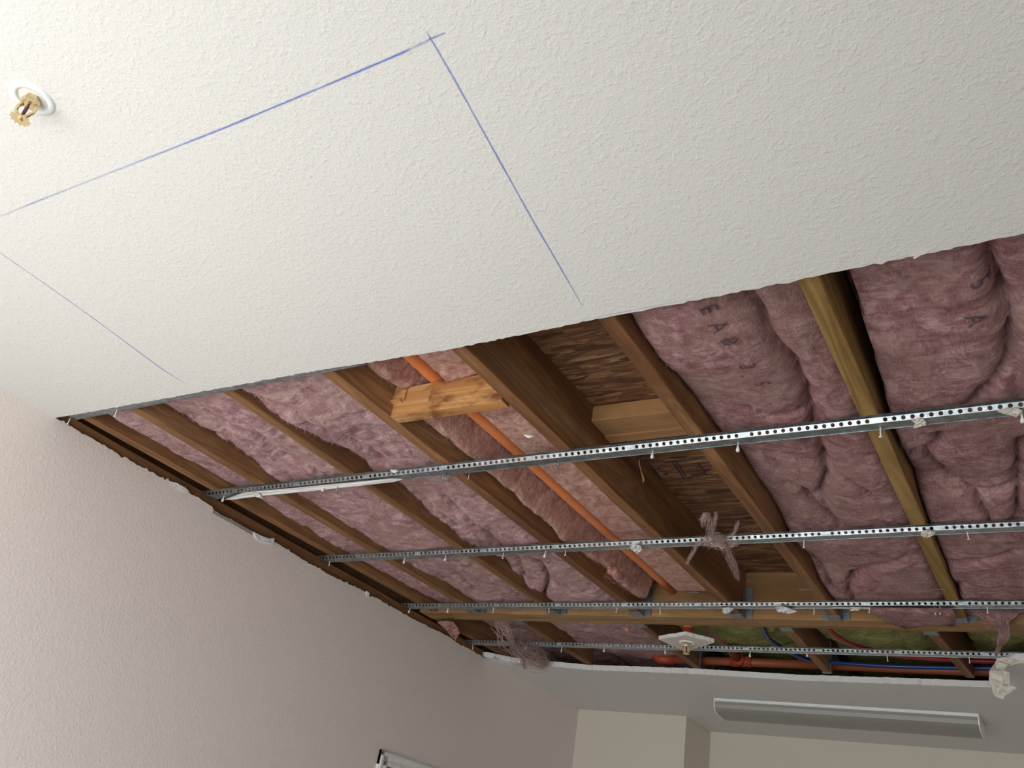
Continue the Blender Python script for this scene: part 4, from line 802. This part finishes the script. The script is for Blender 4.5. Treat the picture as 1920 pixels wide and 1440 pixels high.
# ------------------------------------------------------------------ sprinklers
def sprinkler(cx, cy, zc, label, ring=.0368, m_ring='white_metal', drop=.050, rot=.6):
    s_ = empty('fire_sprinkler', (cx, cy, zc), label, 'fire sprinkler')
    mb = MB(); mb.lathe([(ring*.68, zc+.012), (ring*.68, zc-.002), (ring*.72, zc-.0042), (ring*.90, zc-.004), (ring*.98, zc-.0015), (ring, zc+.0005)], cx, cy, 48); mb.build('escutcheon', M[m_ring], s_, True)
    mb = MB(); mb.lathe([(ring*.68, zc+.004), (.012, zc+.004), (.0, zc+.002)], cx, cy, 32); mb.build('recessed_cup', M['beige'], s_, True)
    mb = MB(); mb.lathe([(0, zc-.016), (.0135, zc-.016), (.0145, zc-.013), (.0145, zc-.004), (.012, zc+.002)], cx, cy, 6); mb.build('hex_body', M['brass'], s_)
    for sg in (-1, 1):
        mb = MB(); c_, s2 = math.cos(rot)*sg, math.sin(rot)*sg
        mb.tube([(cx+c_*.010, cy+s2*.010, zc-.014), (cx+c_*.0155, cy+s2*.0155, zc-.022), (cx+c_*.0145, cy+s2*.0145, zc-.032), (cx+c_*.008, cy+s2*.008, zc-.041), (cx, cy, zc-.046)], [.0032, .0030, .0028, .0030, .0035], 8); mb.build('frame_arm', M['brass'], s_, True)
    mb = MB(); mb.tube([(cx, cy, zc-.015), (cx, cy, zc-.024), (cx, cy, zc-.034), (cx, cy, zc-.043)], [.0015, .003, .003, .0015], 10); mb.build('glass_bulb', M['bulb'], s_, True)
    mb = MB(); nt = 12; zz = zc-drop
    outer = []
    for k in range(nt):
        for da, rr in ((-.19, .0155), (.0, .0165), (.10, .0155), (.16, .0122), (.36, .0122)):
            a = 2*math.pi*k/nt+da; outer.append((cx+rr*math.cos(a), cy+rr*math.sin(a)))
    n_ = len(outer); mb.v = [(x, y, zz) for x, y in outer]+[(x, y, zz+.0014) for x, y in outer]
    mb.f = [tuple(range(n_)), tuple(range(2*n_-1, n_-1, -1))]+[(i, (i+1) % n_, n_+(i+1) % n_, n_+i) for i in range(n_)]; mb.mi = [0]*len(mb.f)
    mb.lathe([(0, zz-.003), (.004, zz-.003), (.0045, zz), (.0045, zz+.006), (0, zz+.008)], cx, cy, 12)
    mb.build('deflector', M['brass'], s_)
    return s_
p = (-1.363,0.396,2.690)
sprinkler(p[0], p[1], CEIL, 'brass pendent fire sprinkler in a white ring on the ceiling at upper left')
SQ = [(-1.515,3.520,2.690),(-1.366,3.451,2.690),(-1.276,3.553,2.690),(-1.459,3.703,2.690)]
sq = MB(); sqz = H(1.0)
P = [Vector((q[0], q[1], 0)) for q in SQ]
ctr = (P[0]+P[1]+P[2]+P[3])/4
tp_ = []
rr = random.Random(8)
for i in range(4):
    a, b = P[i], P[(i+1) % 4]
    for k in range(10): tp_.append(a.lerp(b, k/10)+Vector((rr.gauss(0, .0012), rr.gauss(0, .0012), 0)))
n_ = len(tp_); sq.v = [(q.x, q.y, sqz) for q in tp_]+[(q.x, q.y, sqz+.016) for q in tp_]
sq.f = [tuple(range(n_)), tuple(range(n_, 2*n_))]+[(i, (i+1) % n_, n_+(i+1) % n_, n_+i) for i in range(n_)]; sq.mi = [0, 1]+[1]*n_
tag(sq.build('drywall_square', [M['wall_far'], M['gypsum']]), 'square of cut drywall left hanging around the far sprinkler', 'drywall piece')
sprinkler(ctr.x+.005, ctr.y, H(1.0)-.001, 'pendent sprinkler poking through the hanging drywall square', .034, 'white_metal', .048, .2)
dp = empty('sprinkler_drop', (ctr.x, ctr.y+.01, H(1.02)), 'short orange drop pipe above the hanging drywall square', 'pipe')
mb = MB(); mb.tube([(ctr.x, ctr.y+.01, H(1.0165)), (ctr.x, ctr.y+.01, H(1.062))], .021, 18); mb.build('drop_fitting', M['orange_dark'], dp, True)
mb = MB(); mb.tube([(ctr.x, ctr.y+.01, H(1.0622)), (ctr.x, ctr.y+.01, H(1.19))], .0165, 18); mb.build('drop_pipe', M['orange'], dp, True)

# ------------------------------------------------------------------ fluorescent fixture
lx0, lx1 = -1.630, -.405
ly = 4.575
fx = empty('ceiling_light', ((lx0+lx1)/2, ly+.12, CEIL), 'unlit white wraparound fluorescent light on the far ceiling', 'ceiling light')
mb = MB(); n = 1; sk = .040
def LY(x, d): return ly+sk*(x-lx0)/(lx1-lx0)+d
def extr(prof, xa, xb, mb, cap=True):
    b = len(mb.v); k = len(prof)
    for x in (xa, xb): mb.v += [(x, LY(x, d), z) for d, z in prof]
    for j in range(k): mb.f.append((b+j, b+(j+1) % k, b+k+(j+1) % k, b+k+j)); mb.mi.append(0)
    mb.f += [tuple(b+j for j in range(k)), tuple(b+k+j for j in range(k))]; mb.mi += [0, 0]
extr([(-.006, CEIL-.001), (-.006, CEIL-.014), (.0, CEIL-.016), (.25, CEIL-.016), (.256, CEIL-.014), (.256, CEIL-.001)], lx0+.004, lx1-.004, mb); mb.build('housing', M['white_metal'], fx, False, .001)
lens = [(.0, CEIL-.0165), (-.003, CEIL-.030), (.002, CEIL-.048), (.018, CEIL-.060), (.050, CEIL-.069), (.125, CEIL-.074), (.200, CEIL-.069), (.232, CEIL-.060), (.248, CEIL-.048), (.253, CEIL-.030), (.25, CEIL-.0165)]
mb = MB(); extr(lens, lx0+.006, lx1-.006, mb); mb.build('lens', M['lens'], fx)
cap = [(-.009, CEIL-.0015), (-.009, CEIL-.034), (-.004, CEIL-.052), (.016, CEIL-.064), (.050, CEIL-.073), (.125, CEIL-.078), (.200, CEIL-.073), (.234, CEIL-.064), (.254, CEIL-.052), (.259, CEIL-.034), (.259, CEIL-.0015)]
for a, b in ((lx0, lx0+.0055), (lx1-.0055, lx1)):
    mb = MB(); extr(cap, a, b, mb); mb.build('end_cap', M['white_metal'], fx)
